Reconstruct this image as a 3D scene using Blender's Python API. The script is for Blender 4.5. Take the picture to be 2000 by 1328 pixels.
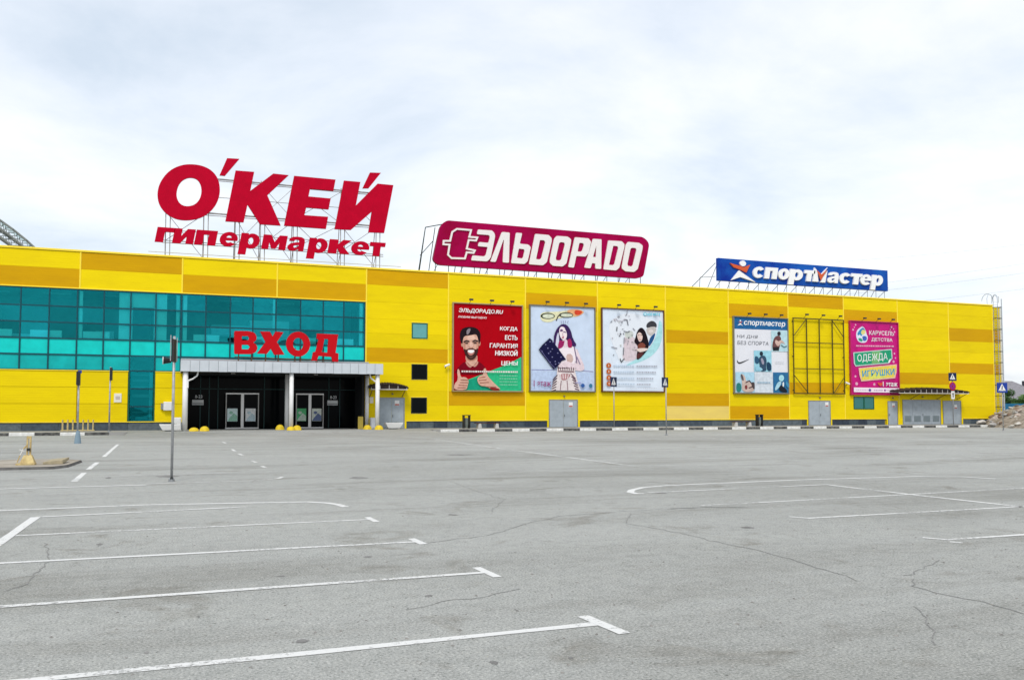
import bpy, math, random
from mathutils import Vector, noise as mnoise
from mathutils.geometry import tessellate_polygon

for o in list(bpy.data.objects):
    bpy.data.objects.remove(o)
scene = bpy.context.scene
C = scene.collection
R = math.radians
random.seed(7)

# ------------------------------------------------------------------ camera, sky, sun, exposure
cam_data = bpy.data.cameras.new('camera')
cam_data.lens = 30.6
cam_data.sensor_width = 36.0
cam_data.shift_y = 0.0245
cam_data.clip_start = 0.1
cam_data.clip_end = 6000
cam = bpy.data.objects.new('camera', cam_data)
C.objects.link(cam)
cam.location = (0, 0, 1.6)
cam.rotation_euler = (R(93.0), 0, R(-21.2))
scene.camera = cam

SUN_EL, SUN_AZ = 52.0, 208.0          # azimuth clockwise from +Y: behind the camera, a little to its left
world = bpy.data.worlds.new('World')
scene.world = world
world.use_nodes = True
wn, wl = world.node_tree.nodes, world.node_tree.links
wn.clear()
w_out = wn.new('ShaderNodeOutputWorld')
w_mix = wn.new('ShaderNodeMixShader')
w_sky = wn.new('ShaderNodeTexSky')
w_sky.sky_type = 'NISHITA'
w_sky.sun_disc = False
w_sky.sun_elevation = R(SUN_EL)
w_sky.sun_rotation = R(SUN_AZ)
w_sky.air_density = 1.2
w_sky.dust_density = 2.0
w_b1 = wn.new('ShaderNodeBackground')
w_b1.inputs['Strength'].default_value = 0.15
w_b2 = wn.new('ShaderNodeBackground')
w_b2.inputs['Strength'].default_value = 1.0
wl.new(w_sky.outputs[0], w_b1.inputs['Color'])
w_tc = wn.new('ShaderNodeTexCoord')
w_sep = wn.new('ShaderNodeSeparateXYZ')
wl.new(w_tc.outputs['Generated'], w_sep.inputs[0])


def wmath(op, a, b=None):
    n = wn.new('ShaderNodeMath')
    n.operation = op
    for i, v in enumerate((a, b)):
        if v is None:
            continue
        if isinstance(v, (int, float)):
            n.inputs[i].default_value = v
        else:
            wl.new(v, n.inputs[i])
    return n.outputs[0]


zc = wmath('ADD', wmath('MAXIMUM', w_sep.outputs['Z'], 0.0), 0.22)     # a cloud layer seen in perspective
w_cmb = wn.new('ShaderNodeCombineXYZ')
wl.new(wmath('DIVIDE', w_sep.outputs['X'], zc), w_cmb.inputs[0])
wl.new(wmath('DIVIDE', w_sep.outputs['Y'], zc), w_cmb.inputs[1])
w_n = wn.new('ShaderNodeTexNoise')
w_n.inputs['Scale'].default_value = 1.15
w_n.inputs['Detail'].default_value = 7.0
w_n.inputs['Roughness'].default_value = 0.57
w_n.inputs['Distortion'].default_value = 0.25
w_map = wn.new('ShaderNodeMapping')
w_map.inputs['Location'].default_value = (-11.0, 8.0, 0.0)
wl.new(w_cmb.outputs[0], w_map.inputs[0])
wl.new(w_map.outputs[0], w_n.inputs['Vector'])
w_r = wn.new('ShaderNodeValToRGB')
w_r.color_ramp.elements[0].position = 0.36
w_r.color_ramp.elements[0].color = (0.60, 0.67, 0.75, 1)
w_r.color_ramp.elements[1].position = 0.63
w_r.color_ramp.elements[1].color = (0.93, 0.93, 0.935, 1)
_e = w_r.color_ramp.elements.new(0.47)
_e.color = (0.745, 0.79, 0.85, 1)
wl.new(w_n.outputs['Fac'], w_r.inputs['Fac'])
wl.new(w_r.outputs['Color'], w_b2.inputs['Color'])
w_mix.inputs[0].default_value = 0.82
wl.new(w_b1.outputs[0], w_mix.inputs[1])
wl.new(w_b2.outputs[0], w_mix.inputs[2])
wl.new(w_mix.outputs[0], w_out.inputs['Surface'])

sun_data = bpy.data.lights.new('sun', 'SUN')
sun_data.energy = 1.5
sun_data.angle = R(14)
sun_data.color = (1.0, 0.96, 0.9)
sun = bpy.data.objects.new('sun', sun_data)
C.objects.link(sun)
sun.location = (-40, -60, 90)
_d = Vector((math.sin(R(SUN_AZ)) * math.cos(R(SUN_EL)), math.cos(R(SUN_AZ)) * math.cos(R(SUN_EL)), math.sin(R(SUN_EL))))
sun.rotation_euler = _d.to_track_quat('Z', 'Y').to_euler()

scene.view_settings.view_transform = 'Standard'
scene.view_settings.look = 'None'
scene.view_settings.exposure = 0.33
scene.view_settings.gamma = 1.0
scene.view_settings.use_curve_mapping = False
scene.render.engine = 'CYCLES'
scene.cycles.max_bounces = 8
scene.cycles.transparent_max_bounces = 12
scene.cycles.use_denoising = True

# ------------------------------------------------------------------ materials
MATS = {}


def mat(name, rgb, rough=0.6, metal=0.0, spec=0.2, var=0.0, vscale=2.0, bump=0.0, bscale=40.0, rgb2=None):
    """Principled material; var mixes in a darker/lighter tone by noise, bump gives fine relief."""
    if name in MATS:
        return MATS[name]
    m = bpy.data.materials.new(name)
    m.use_nodes = True
    n, l = m.node_tree.nodes, m.node_tree.links
    b = n['Principled BSDF']
    b.inputs['Base Color'].default_value = (*rgb, 1)
    b.inputs['Roughness'].default_value = rough
    b.inputs['Metallic'].default_value = metal
    b.inputs['Specular IOR Level'].default_value = spec
    if var or bump:
        tc = n.new('ShaderNodeTexCoord')
    if var:
        t = n.new('ShaderNodeTexNoise')
        t.inputs['Scale'].default_value = vscale
        t.inputs['Detail'].default_value = 6
        t.inputs['Roughness'].default_value = 0.6
        g = n.new('ShaderNodeNewGeometry')
        l.new(g.outputs['Position'], t.inputs['Vector'])
        r = n.new('ShaderNodeValToRGB')
        c2 = rgb2 or tuple(c * (1 - var) for c in rgb)
        r.color_ramp.elements[0].position = 0.32
        r.color_ramp.elements[0].color = (*c2, 1)
        r.color_ramp.elements[1].position = 0.62
        r.color_ramp.elements[1].color = (*rgb, 1)
        l.new(t.outputs['Fac'], r.inputs['Fac'])
        l.new(r.outputs['Color'], b.inputs['Base Color'])
    if bump:
        t2 = n.new('ShaderNodeTexNoise')
        t2.inputs['Scale'].default_value = bscale
        t2.inputs['Detail'].default_value = 4
        l.new(tc.outputs['Object'], t2.inputs['Vector'])
        bp = n.new('ShaderNodeBump')
        bp.inputs['Strength'].default_value = bump
        bp.inputs['Distance'].default_value = 0.02
        l.new(t2.outputs['Fac'], bp.inputs['Height'])
        l.new(bp.outputs['Normal'], b.inputs['Normal'])
    MATS[name] = m
    return m


def panel_mat(name, rgb):
    """Coated steel sandwich panel: fine horizontal profiling, faint rain streaks, per-panel tone."""
    m = bpy.data.materials.new(name)
    m.use_nodes = True
    n, l = m.node_tree.nodes, m.node_tree.links
    b = n['Principled BSDF']
    b.inputs['Roughness'].default_value = 0.6
    b.inputs['Specular IOR Level'].default_value = 0.08
    g = n.new('ShaderNodeNewGeometry')
    mp = n.new('ShaderNodeMapping')
    mp.inputs['Scale'].default_value = (0.25, 1.0, 1.1)
    l.new(g.outputs['Position'], mp.inputs[0])
    t = n.new('ShaderNodeTexNoise')
    t.inputs['Scale'].default_value = 1.6
    t.inputs['Detail'].default_value = 7
    t.inputs['Roughness'].default_value = 0.65
    l.new(mp.outputs[0], t.inputs['Vector'])
    r = n.new('ShaderNodeValToRGB')
    r.color_ramp.elements[0].position = 0.3
    r.color_ramp.elements[0].color = (rgb[0] * 0.91, rgb[1] * 0.89, rgb[2] + 0.001, 1)
    r.color_ramp.elements[1].position = 0.6
    r.color_ramp.elements[1].color = (*rgb, 1)
    l.new(t.outputs['Fac'], r.inputs['Fac'])
    oi = n.new('ShaderNodeObjectInfo')
    hsv = n.new('ShaderNodeHueSaturation')
    mr = n.new('ShaderNodeMapRange')
    mr.inputs['To Min'].default_value = 0.93
    mr.inputs['To Max'].default_value = 1.03
    l.new(oi.outputs['Random'], mr.inputs['Value'])
    l.new(mr.outputs[0], hsv.inputs['Value'])
    l.new(r.outputs['Color'], hsv.inputs['Color'])
    l.new(hsv.outputs['Color'], b.inputs['Base Color'])
    wv = n.new('ShaderNodeTexWave')
    wv.wave_type = 'BANDS'
    wv.bands_direction = 'Z'
    wv.inputs['Scale'].default_value = 1.9
    wv.inputs['Distortion'].default_value = 0.0
    l.new(g.outputs['Position'], wv.inputs['Vector'])
    bp = n.new('ShaderNodeBump')
    bp.inputs['Strength'].default_value = 0.25
    bp.inputs['Distance'].default_value = 0.01
    l.new(wv.outputs['Fac'], bp.inputs['Height'])
    l.new(bp.outputs['Normal'], b.inputs['Normal'])
    MATS[name] = m
    return m


def glass_mat(name, tint, gloss=0.16, gtint=(0.75, 1.0, 1.0), rough=0.02, wob=0.02):
    """Tinted architectural glass: coloured transmission plus a mirror share that grows at grazing angles."""
    m = bpy.data.materials.new(name)
    m.use_nodes = True
    n, l = m.node_tree.nodes, m.node_tree.links
    n.clear()
    out = n.new('ShaderNodeOutputMaterial')
    mx = n.new('ShaderNodeMixShader')
    tr = n.new('ShaderNodeBsdfTransparent')
    tr.inputs['Color'].default_value = (*tint, 1)
    oi = n.new('ShaderNodeObjectInfo')
    hs = n.new('ShaderNodeHueSaturation')
    hs.inputs['Color'].default_value = (*tint, 1)
    for k_, lo, hi in (('Value', 0.80, 1.0), ('Hue', 0.49, 0.515)):
        m_ = n.new('ShaderNodeMapRange')
        m_.inputs['To Min'].default_value = lo
        m_.inputs['To Max'].default_value = hi
        l.new(oi.outputs['Random'], m_.inputs['Value'])
        if max(tint) < 1:
            l.new(m_.outputs[0], hs.inputs[k_])
    l.new(hs.outputs['Color'], tr.inputs['Color'])
    gl = n.new('ShaderNodeBsdfGlossy')
    gl.inputs['Color'].default_value = (*gtint, 1)
    gl.inputs['Roughness'].default_value = rough
    lw = n.new('ShaderNodeLayerWeight')
    lw.inputs['Blend'].default_value = 0.35
    mr = n.new('ShaderNodeMapRange')
    mr.inputs['To Min'].default_value = gloss
    mr.inputs['To Max'].default_value = 0.9
    l.new(lw.outputs['Fresnel'], mr.inputs['Value'])
    if gloss > 0:
        mg = n.new('ShaderNodeMapRange')
        mg.inputs['To Min'].default_value = gloss * 0.45
        mg.inputs['To Max'].default_value = gloss * 1.5
        l.new(oi.outputs['Random'], mg.inputs['Value'])
        l.new(mg.outputs[0], mr.inputs['To Min'])
    g = n.new('ShaderNodeNewGeometry')
    t = n.new('ShaderNodeTexNoise')
    t.inputs['Scale'].default_value = 0.9
    l.new(g.outputs['Position'], t.inputs['Vector'])
    bp = n.new('ShaderNodeBump')
    bp.inputs['Strength'].default_value = 1.0
    bp.inputs['Distance'].default_value = wob
    l.new(t.outputs['Fac'], bp.inputs['Height'])
    l.new(bp.outputs['Normal'], gl.inputs['Normal'])
    l.new(mr.outputs[0], mx.inputs[0])
    l.new(tr.outputs[0], mx.inputs[1])
    l.new(gl.outputs[0], mx.inputs[2])
    l.new(mx.outputs[0], out.inputs['Surface'])
    MATS[name] = m
    return m


def asphalt_mat():
    m = bpy.data.materials.new('asphalt')
    m.use_nodes = True
    n, l = m.node_tree.nodes, m.node_tree.links
    b = n['Principled BSDF']
    b.inputs['Roughness'].default_value = 0.9
    b.inputs['Specular IOR Level'].default_value = 0.15
    g = n.new('ShaderNodeNewGeometry')

    def nz(scale, det, ro=0.6, dist=0.0, stretch=None):
        t = n.new('ShaderNodeTexNoise')
        t.inputs['Scale'].default_value = scale
        t.inputs['Detail'].default_value = det
        t.inputs['Roughness'].default_value = ro
        t.inputs['Distortion'].default_value = dist
        if stretch:
            mp = n.new('ShaderNodeMapping')
            mp.inputs['Scale'].default_value = stretch
            l.new(g.outputs['Position'], mp.inputs[0])
            l.new(mp.outputs[0], t.inputs['Vector'])
        else:
            l.new(g.outputs['Position'], t.inputs['Vector'])
        return t

    def ramp(src, stops):
        r = n.new('ShaderNodeValToRGB')
        e = r.color_ramp.elements
        e[0].position, e[0].color = stops[0][0], (*stops[0][1], 1)
        e[1].position, e[1].color = stops[-1][0], (*stops[-1][1], 1)
        for p, c in stops[1:-1]:
            x = e.new(p)
            x.color = (*c, 1)
        l.new(src, r.inputs['Fac'])
        return r.outputs['Color']

    def mul(a, bb, f=1.0):
        x = n.new('ShaderNodeMix')
        x.data_type = 'RGBA'
        x.blend_type = 'MULTIPLY'
        x.inputs[0].default_value = f
        l.new(a, x.inputs[6])
        l.new(bb, x.inputs[7])
        return x.outputs[2]

    base = ramp(nz(0.09, 6, 0.62, 0.6).outputs['Fac'], [(0.32, (0.300, 0.300, 0.280)), (0.5, (0.370, 0.373, 0.354)), (0.68, (0.412, 0.414, 0.394))])
    fine = ramp(nz(48.0, 5, 0.85).outputs['Fac'], [(0.34, (0.30, 0.31, 0.30)), (0.44, (0.80, 0.81, 0.80)), (0.55, (1.03, 1.03, 1.03)), (0.66, (1.65, 1.62, 1.60))])
    specks = ramp(nz(23.0, 2, 0.5).outputs['Fac'], [(0.27, (0.45, 0.45, 0.44)), (0.33, (1.0, 1.0, 1.0)), (0.72, (1.0, 1.0, 1.0)), (0.8, (1.25, 1.24, 1.22))])
    mid = ramp(nz(6.0, 6, 0.75).outputs['Fac'], [(0.32, (0.84, 0.85, 0.84)), (0.5, (1.0, 1.0, 1.0)), (0.68, (1.10, 1.10, 1.09))])
    tracks = ramp(nz(0.35, 7, 0.65, 0.4, (0.30, 1.8, 1.0)).outputs['Fac'], [(0.33, (0.80, 0.79, 0.77)), (0.48, (1.0, 1.0, 1.0)), (0.72, (1.06, 1.06, 1.05))])
    stain = ramp(nz(0.7, 6, 0.62, 1.2).outputs['Fac'], [(0.28, (0.72, 0.695, 0.66)), (0.42, (1.0, 1.0, 1.0)), (1.0, (1.0, 1.0, 1.0))])
    c = mul(mul(mul(mul(mul(base, fine), mid), tracks), stain), specks)
    l.new(c, b.inputs['Base Color'])
    bp = n.new('ShaderNodeBump')
    bp.inputs['Strength'].default_value = 0.55
    bp.inputs['Distance'].default_value = 0.012
    l.new(nz(110.0, 3, 0.7).outputs['Fac'], bp.inputs['Height'])
    l.new(bp.outputs['Normal'], b.inputs['Normal'])
    MATS['asphalt'] = m
    return m


def paint_mat(name, wear):
    """Road paint: worn through to the asphalt in flecks."""
    m = bpy.data.materials.new(name)
    m.use_nodes = True
    n, l = m.node_tree.nodes, m.node_tree.links
    b = n['Principled BSDF']
    b.inputs['Base Color'].default_value = (0.66, 0.66, 0.64, 1)
    b.inputs['Roughness'].default_value = 0.8
    b.inputs['Specular IOR Level'].default_value = 0.2
    g = n.new('ShaderNodeNewGeometry')
    t = n.new('ShaderNodeTexNoise')
    t.inputs['Scale'].default_value = 16
    t.inputs['Detail'].default_value = 9
    t.inputs['Roughness'].default_value = 0.8
    l.new(g.outputs['Position'], t.inputs['Vector'])
    t3 = n.new('ShaderNodeTexNoise')
    t3.inputs['Scale'].default_value = 0.9
    t3.inputs['Detail'].default_value = 3
    l.new(g.outputs['Position'], t3.inputs['Vector'])
    ad = n.new('ShaderNodeMath')
    ad.operation = 'MULTIPLY_ADD'
    ad.inputs[1].default_value = 0.5
    l.new(t3.outputs['Fac'], ad.inputs[0])
    l.new(t.outputs['Fac'], ad.inputs[2])
    r = n.new('ShaderNodeMapRange')
    th = 0.565 + wear * 0.29
    r.inputs['From Min'].default_value = th - 0.07
    r.inputs['From Max'].default_value = th + 0.07
    l.new(ad.outputs[0], r.inputs['Value'])
    l.new(r.outputs[0], b.inputs['Alpha'])
    MATS[name] = m
    return m


# ------------------------------------------------------------------ mesh helpers
def wloc(o):
    v = Vector((0, 0, 0))
    while o is not None:
        v += Vector(o.location)
        o = o.parent
    return v


class MB:
    """Collects shapes in world coordinates; build() links them as one mesh object under a parent."""

    def __init__(self):
        self.v, self.f, self.m, self.ms = [], [], [], []

    def add(self, vs, fs, m):
        if m not in self.ms:
            self.ms.append(m)
        k, b = self.ms.index(m), len(self.v)
        self.v += [tuple(p) for p in vs]
        self.f += [tuple(i + b for i in f) for f in fs]
        self.m += [k] * len(fs)
        return self

    def box(self, x0, x1, y0, y1, z0, z1, m):
        vs = [(x0, y0, z0), (x1, y0, z0), (x1, y1, z0), (x0, y1, z0), (x0, y0, z1), (x1, y0, z1), (x1, y1, z1), (x0, y1, z1)]
        return self.add(vs, [(0, 3, 2, 1), (4, 5, 6, 7), (0, 1, 5, 4), (1, 2, 6, 5), (2, 3, 7, 6), (3, 0, 4, 7)], m)

    def bevel_box(self, x0, x1, y0, y1, z0, z1, m, b=0.02):
        """Box with a chamfered front face (towards -Y)."""
        vs = [(x0, y1, z0), (x1, y1, z0), (x1, y1, z1), (x0, y1, z1),
              (x0, y0 + b, z0), (x1, y0 + b, z0), (x1, y0 + b, z1), (x0, y0 + b, z1),
              (x0 + b, y0, z0 + b), (x1 - b, y0, z0 + b), (x1 - b, y0, z1 - b), (x0 + b, y0, z1 - b)]
        fs = [(3, 2, 1, 0), (0, 1, 5, 4), (1, 2, 6, 5), (2, 3, 7, 6), (3, 0, 4, 7), (4, 5, 9, 8), (5, 6, 10, 9), (6, 7, 11, 10), (7, 4, 8, 11), (8, 9, 10, 11)]
        return self.add(vs, fs, m)

    def tube(self, p, q, r, m, n=8, r2=None):
        p, q = Vector(p), Vector(q)
        d = (q - p).normalized()
        a = d.orthogonal().normalized()
        b = d.cross(a)
        r2 = r if r2 is None else r2
        vs, fs = [], []
        for i in range(n):
            t = 2 * math.pi * i / n
            o = a * math.cos(t) + b * math.sin(t)
            vs += [p + o * r, q + o * r2]
        for i in range(n):
            j = (i + 1) % n
            fs.append((2 * i, 2 * j, 2 * j + 1, 2 * i + 1))
        fs.append(tuple(2 * i for i in reversed(range(n))))
        fs.append(tuple(2 * i + 1 for i in range(n)))
        return self.add(vs, fs, m)

    def path(self, pts, r, m, n=6):
        for a, b in zip(pts, pts[1:]):
            self.tube(a, b, r, m, n)
        return self

    def lathe(self, cx, cy, prof, m, n=16):
        vs, fs = [], []
        for r, z in prof:
            for i in range(n):
                t = 2 * math.pi * i / n
                vs.append((cx + r * math.cos(t), cy + r * math.sin(t), z))
        for k in range(len(prof) - 1):
            for i in range(n):
                j = (i + 1) % n
                fs.append((k * n + i, k * n + j, (k + 1) * n + j, (k + 1) * n + i))
        fs.append(tuple(reversed(range(n))))
        fs.append(tuple((len(prof) - 1) * n + i for i in range(n)))
        return self.add(vs, fs, m)

    def plate(self, outer, holes, y0, y1, m, side=None):
        """Extruded outline in the XZ plane, front at y0 (towards the camera), back at y1."""
        loops = [outer] + list(holes or [])
        tri = tessellate_polygon([[Vector((x, z, 0)) for x, z in lp] for lp in loops])
        flat = [p for lp in loops for p in lp]
        k = len(flat)
        vs = [(x, y0, z) for x, z in flat] + [(x, y1, z) for x, z in flat]
        ft, bk = [], []
        for t in tri:
            a, b, c = (flat[i] for i in t)
            s = (b[0] - a[0]) * (c[1] - a[1]) - (b[1] - a[1]) * (c[0] - a[0])
            t = tuple(t) if s > 0 else tuple(reversed(t))
            ft.append(t)
            bk.append(tuple(i + k for i in reversed(t)))
        sd, o = [], 0
        for lp in loops:
            for i in range(len(lp)):
                j = (i + 1) % len(lp)
                sd.append((o + i, o + j, o + j + k, o + i + k))
            o += len(lp)
        self.add(vs, ft + bk, m)
        if abs(y1 - y0) > 1e-6:
            self.add(vs, sd, side or m)
        return self

    def flat(self, outer, y, m, holes=None):
        loops = [outer] + list(holes or [])
        tri = tessellate_polygon([[Vector((x, z, 0)) for x, z in lp] for lp in loops])
        flat = [p for lp in loops for p in lp]
        fs = []
        for t in tri:
            a, b, c = (flat[i] for i in t)
            s = (b[0] - a[0]) * (c[1] - a[1]) - (b[1] - a[1]) * (c[0] - a[0])
            fs.append(tuple(t) if s > 0 else tuple(reversed(t)))
        return self.add([(x, y, z) for x, z in flat], fs, m)

    def mesh(self, name, off=Vector((0, 0, 0))):
        me = bpy.data.meshes.new(name)
        me.from_pydata([(x - off.x, y - off.y, z - off.z) for x, y, z in self.v], [], self.f)
        for m in self.ms:
            me.materials.append(m)
        me.polygons.foreach_set('material_index', self.m)
        me.update()
        return me

    def build(self, name, parent=None, smooth=False, loc=None):
        off = wloc(parent) if parent else Vector(loc or (0, 0, 0))
        me = self.mesh(name, off)
        if smooth:
            me.polygons.foreach_set('use_smooth', [True] * len(me.polygons))
        o = bpy.data.objects.new(name, me)
        C.objects.link(o)
        if parent:
            o.parent = parent
        else:
            o.location = off
        return o


def tag(o, label, cat, group=None):
    o['label'] = label
    o['category'] = cat
    if group:
        o['group'] = group
    return o


def thing(name, loc, label, cat, group=None):
    o = bpy.data.objects.new(name, None)
    o.empty_display_size = 0.3
    C.objects.link(o)
    o.location = loc
    return tag(o, label, cat, group)


def structure(o):
    o['kind'] = 'structure'
    return o


SHARED = {}


def piece(name, key, make, parent, pos):
    """A piece that shares its mesh with its look-alikes (mesh is built round the origin)."""
    if key not in SHARED:
        mb = MB()
        make(mb)
        SHARED[key] = mb.mesh(name)
    o = bpy.data.objects.new(name, SHARED[key])
    C.objects.link(o)
    o.parent = parent
    o.location = Vector(pos) - wloc(parent)
    return o


_FONT = {}


def glyphs(body, bold=0.0, depth=0.0):
    """Outline of a text in the built-in font as (verts, faces), scaled to the unit box."""
    key = (body, bold, depth)
    if key in _FONT:
        return _FONT[key]
    cu = bpy.data.curves.new('tmp_text', 'FONT')
    cu.body = body
    cu.offset = bold
    cu.resolution_u = 4
    cu.extrude = depth
    o = bpy.data.objects.new('tmp_text', cu)
    C.objects.link(o)
    bpy.context.view_layer.update()
    me = bpy.data.meshes.new_from_object(o.evaluated_get(bpy.context.evaluated_depsgraph_get()))
    vs = [tuple(v.co) for v in me.vertices]
    fs = [tuple(p.vertices) for p in me.polygons]
    bpy.data.objects.remove(o)
    bpy.data.curves.remove(cu)
    bpy.data.meshes.remove(me)
    x0, x1 = min(v[0] for v in vs), max(v[0] for v in vs)
    y0, y1 = min(v[1] for v in vs), max(v[1] for v in vs)
    vs = [((x - x0) / (x1 - x0), (y - y0) / (y1 - y0), z) for x, y, z in vs]
    _FONT[key] = (vs, fs, (x1 - x0) / (y1 - y0))
    return _FONT[key]


def text_into(mb, body, x0, x1, z0, z1, y, m, bold=0.0, shear=0.0, depth=0.0, rot=0.0):
    """Set a text into the box x0..x1, z0..z1 of a wall plane at y (front faces -Y)."""
    vs, fs, _ = glyphs(body, 0.0, 0.0)
    h = z1 - z0
    w = (x1 - x0) - abs(shear) * h
    cx, cz = (x0 + x1) / 2, (z0 + z1) / 2
    d = bold * h * 0.9
    for k, (sx, sz) in enumerate([(0, 0), (d, 0), (-d, 0), (0, d * .6), (0, -d * .6)] if bold > .02 else [(0, 0)]):
        out = []
        for u, v, t in vs:
            X, Z = x0 + d + u * (w - 2 * d) + shear * v * h + sx, z0 + v * h + sz
            if rot:
                dx, dz = X - cx, Z - cz
                X, Z = cx + dx * math.cos(rot) - dz * math.sin(rot), cz + dx * math.sin(rot) + dz * math.cos(rot)
            out.append((X, y - .0007 * k, Z))
        mb.add(out, fs, m)


def _arc(cx, cz, rx, rz, a0, a1, n=14):
    return [(cx + rx * math.cos(R(a0 + (a1 - a0) * i / n)), cz + rz * math.sin(R(a0 + (a1 - a0) * i / n))) for i in range(n + 1)]


BOLD = {  # heavy lower-case letters on the unit box: outline, holes
    'г': ([(0, 0), (0, 1), (1, 1), (1, .70), (.47, .70), (.47, 0)], []),
    'и': ([(0, 0), (0, 1), (.37, 1), (.37, .50), (.62, 1), (1, 1), (1, 0), (.63, 0), (.63, .50), (.38, 0)], []),
    'п': ([(0, 0), (0, 1), (1, 1), (1, 0), (.61, 0), (.61, .70), (.39, .70), (.39, 0)], []),
    'т': ([(.28, 0), (.28, .70), (0, .70), (0, 1), (1, 1), (1, .70), (.72, .70), (.72, 0)], []),
    'м': ([(0, 0), (0, 1), (.33, 1), (.5, .52), (.67, 1), (1, 1), (1, 0), (.71, 0), (.71, .48), (.59, .06), (.41, .06), (.29, .48), (.29, 0)], []),
    'к': ([(0, 0), (0, 1), (.40, 1), (.40, .66), (.60, 1), (1, 1), (.66, .53), (1, 0), (.58, 0), (.40, .38), (.40, 0)], []),
    'о': (_arc(.5, .5, .5, .5, 0, 346, 26), [_arc(.5, .5, .14, .23, 0, 340, 17)]),
    'с': (_arc(.52, .5, .52, .5, 36, 324, 20) + _arc(.52, .5, .17, .22, 318, 42, 14), []),
    'е': (_arc(.5, .5, .5, .5, -9, 322, 22) + _arc(.5, .47, .16, .22, 312, 192, 9) + [(.36, .41)], [[(.36, .60), (.64, .60)] + _arc(.5, .60, .14, .16, 20, 160, 8)]),
    'р': ([(0, 0), (0, 1), (.38, 1), (.39, .94), (.46, .985)] + _arc(.58, .645, .42, .355, 95, -110, 18) + [(.40, .36), (.40, 0)], [_arc(.54, .645, .13, .17, 0, 340, 16)]),
    'а': ([(1, 0), (1, .66), (.94, .88), (.76, .98), (.5, 1), (.25, .97), (.08, .86), (.05, .68), (.36, .68), (.41, .77), (.54, .80), (.65, .74), (.66, .61), (.4, .58), (.15, .49), (.02, .32), (.04, .14), (.18, .02), (.38, 0), (.56, .05), (.67, .14), (.70, 0)], [[(.66, .43), (.66, .32), (.56, .22), (.43, .21), (.35, .29), (.42, .38)]]),
}


def bold_letter(mb, ch, x0, x1, z0, z1, y0, y1, m, side, shear):
    h = z1 - z0
    w = (x1 - x0) - shear * h
    f = lambda lp: [(x0 + u * w + shear * v * h, z0 + v * h) for u, v in lp]
    ol, hl = BOLD[ch]
    mb.plate(f(ol), [f(q) for q in hl], y0, y1, m, side)


def ellipse(cx, cz, rx, rz, n=24, rot=0.0):
    o = []
    for i in range(n):
        t = 2 * math.pi * i / n
        a, b = rx * math.cos(t), rz * math.sin(t)
        o.append((cx + a * math.cos(rot) - b * math.sin(rot), cz + a * math.sin(rot) + b * math.cos(rot)))
    return o


def rounded(pts, r=0.3, n=5):
    """Round the corners of a closed outline."""
    out = []
    k = len(pts)
    for i in range(k):
        p0, p, p1 = Vector(pts[i - 1]), Vector(pts[i]), Vector(pts[(i + 1) % k])
        a, b = (p0 - p), (p1 - p)
        d = min(r, a.length * 0.45, b.length * 0.45)
        A, B = p + a.normalized() * d, p + b.normalized() * d
        for j in range(n + 1):
            t = j / n
            q = A * (1 - t) ** 2 + p * 2 * t * (1 - t) + B * t * t
            out.append((q.x, q.y))
    return out


def stroke(pts, w, closed=False):
    """Outline(s) of a thick line; closed gives (outer, inner)."""
    k = len(pts)
    L, Rr = [], []
    for i in range(k):
        p = Vector(pts[i])
        a = Vector(pts[i - 1]) if (closed or i > 0) else None
        b = Vector(pts[(i + 1) % k]) if (closed or i < k - 1) else None
        d1 = (p - a).normalized() if a is not None else None
        d2 = (b - p).normalized() if b is not None else None
        d1 = d1 or d2
        d2 = d2 or d1
        n1, n2 = Vector((-d1.y, d1.x)), Vector((-d2.y, d2.x))
        nn = (n1 + n2)
        nn = nn.normalized() if nn.length > 1e-6 else n1
        s = 1.0 / max(0.45, nn.dot(n1))
        L.append(tuple(p + nn * w / 2 * s))
        Rr.append(tuple(p - nn * w / 2 * s))
    if closed:
        return L, Rr
    return L + list(reversed(Rr))


# colour set
YEL = panel_mat('yellow_panel', (0.84, 0.640, 0.003))
OCH = panel_mat('ochre_panel', (0.66, 0.365, 0.002))
PALE = panel_mat('faded_yellow_panel', (0.86, 0.66, 0.16))
TRIM = mat('yellow_trim', (0.92, 0.70, 0.03), 0.35, spec=0.5)
SLATE = [mat('slate_tile_a', (0.075, 0.10, 0.125), 0.45, var=0.4, vscale=3), mat('slate_tile_b', (0.12, 0.15, 0.17), 0.45, var=0.4, vscale=3), mat('slate_tile_c', (0.045, 0.06, 0.085), 0.45, var=0.4, vscale=3)]
STEEL = mat('grey_steel', (0.32, 0.33, 0.34), 0.45, 0.6, var=0.25, vscale=3)
DSTEEL = mat('dark_steel', (0.05, 0.055, 0.055), 0.5, 0.4)
GALV = mat('galvanised_steel', (0.42, 0.43, 0.44), 0.5, 0.5, var=0.3, vscale=6)
WHITE = mat('white_paint', (0.80, 0.80, 0.79), 0.5, var=0.08, vscale=2)
BLACK = mat('black_paint', (0.025, 0.025, 0.027), 0.5)
DARKIN = mat('shaded_soffit', (0.02, 0.022, 0.024), 0.7)  # near-black: shade under the canopy and in the recess, put into the colour
MULL = mat('teal_mullion', (0.012, 0.075, 0.10), 0.4, 0.2)
GREENF = mat('green_window_frame', (0.01, 0.10, 0.06), 0.45)
DOORG = mat('grey_door_paint', (0.36, 0.41, 0.45), 0.5, var=0.15, vscale=2.5)
CONC = mat('concrete', (0.36, 0.355, 0.34), 0.9, var=0.25, vscale=1.5, bump=0.4, bscale=30)
RED = mat('crimson_letter_face', (0.50, 0.0, 0.022), 0.55, var=0.12, spec=0.06)
REDS = mat('crimson_letter_side', (0.36, 0.0, 0.02), 0.6, spec=0.06)
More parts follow.
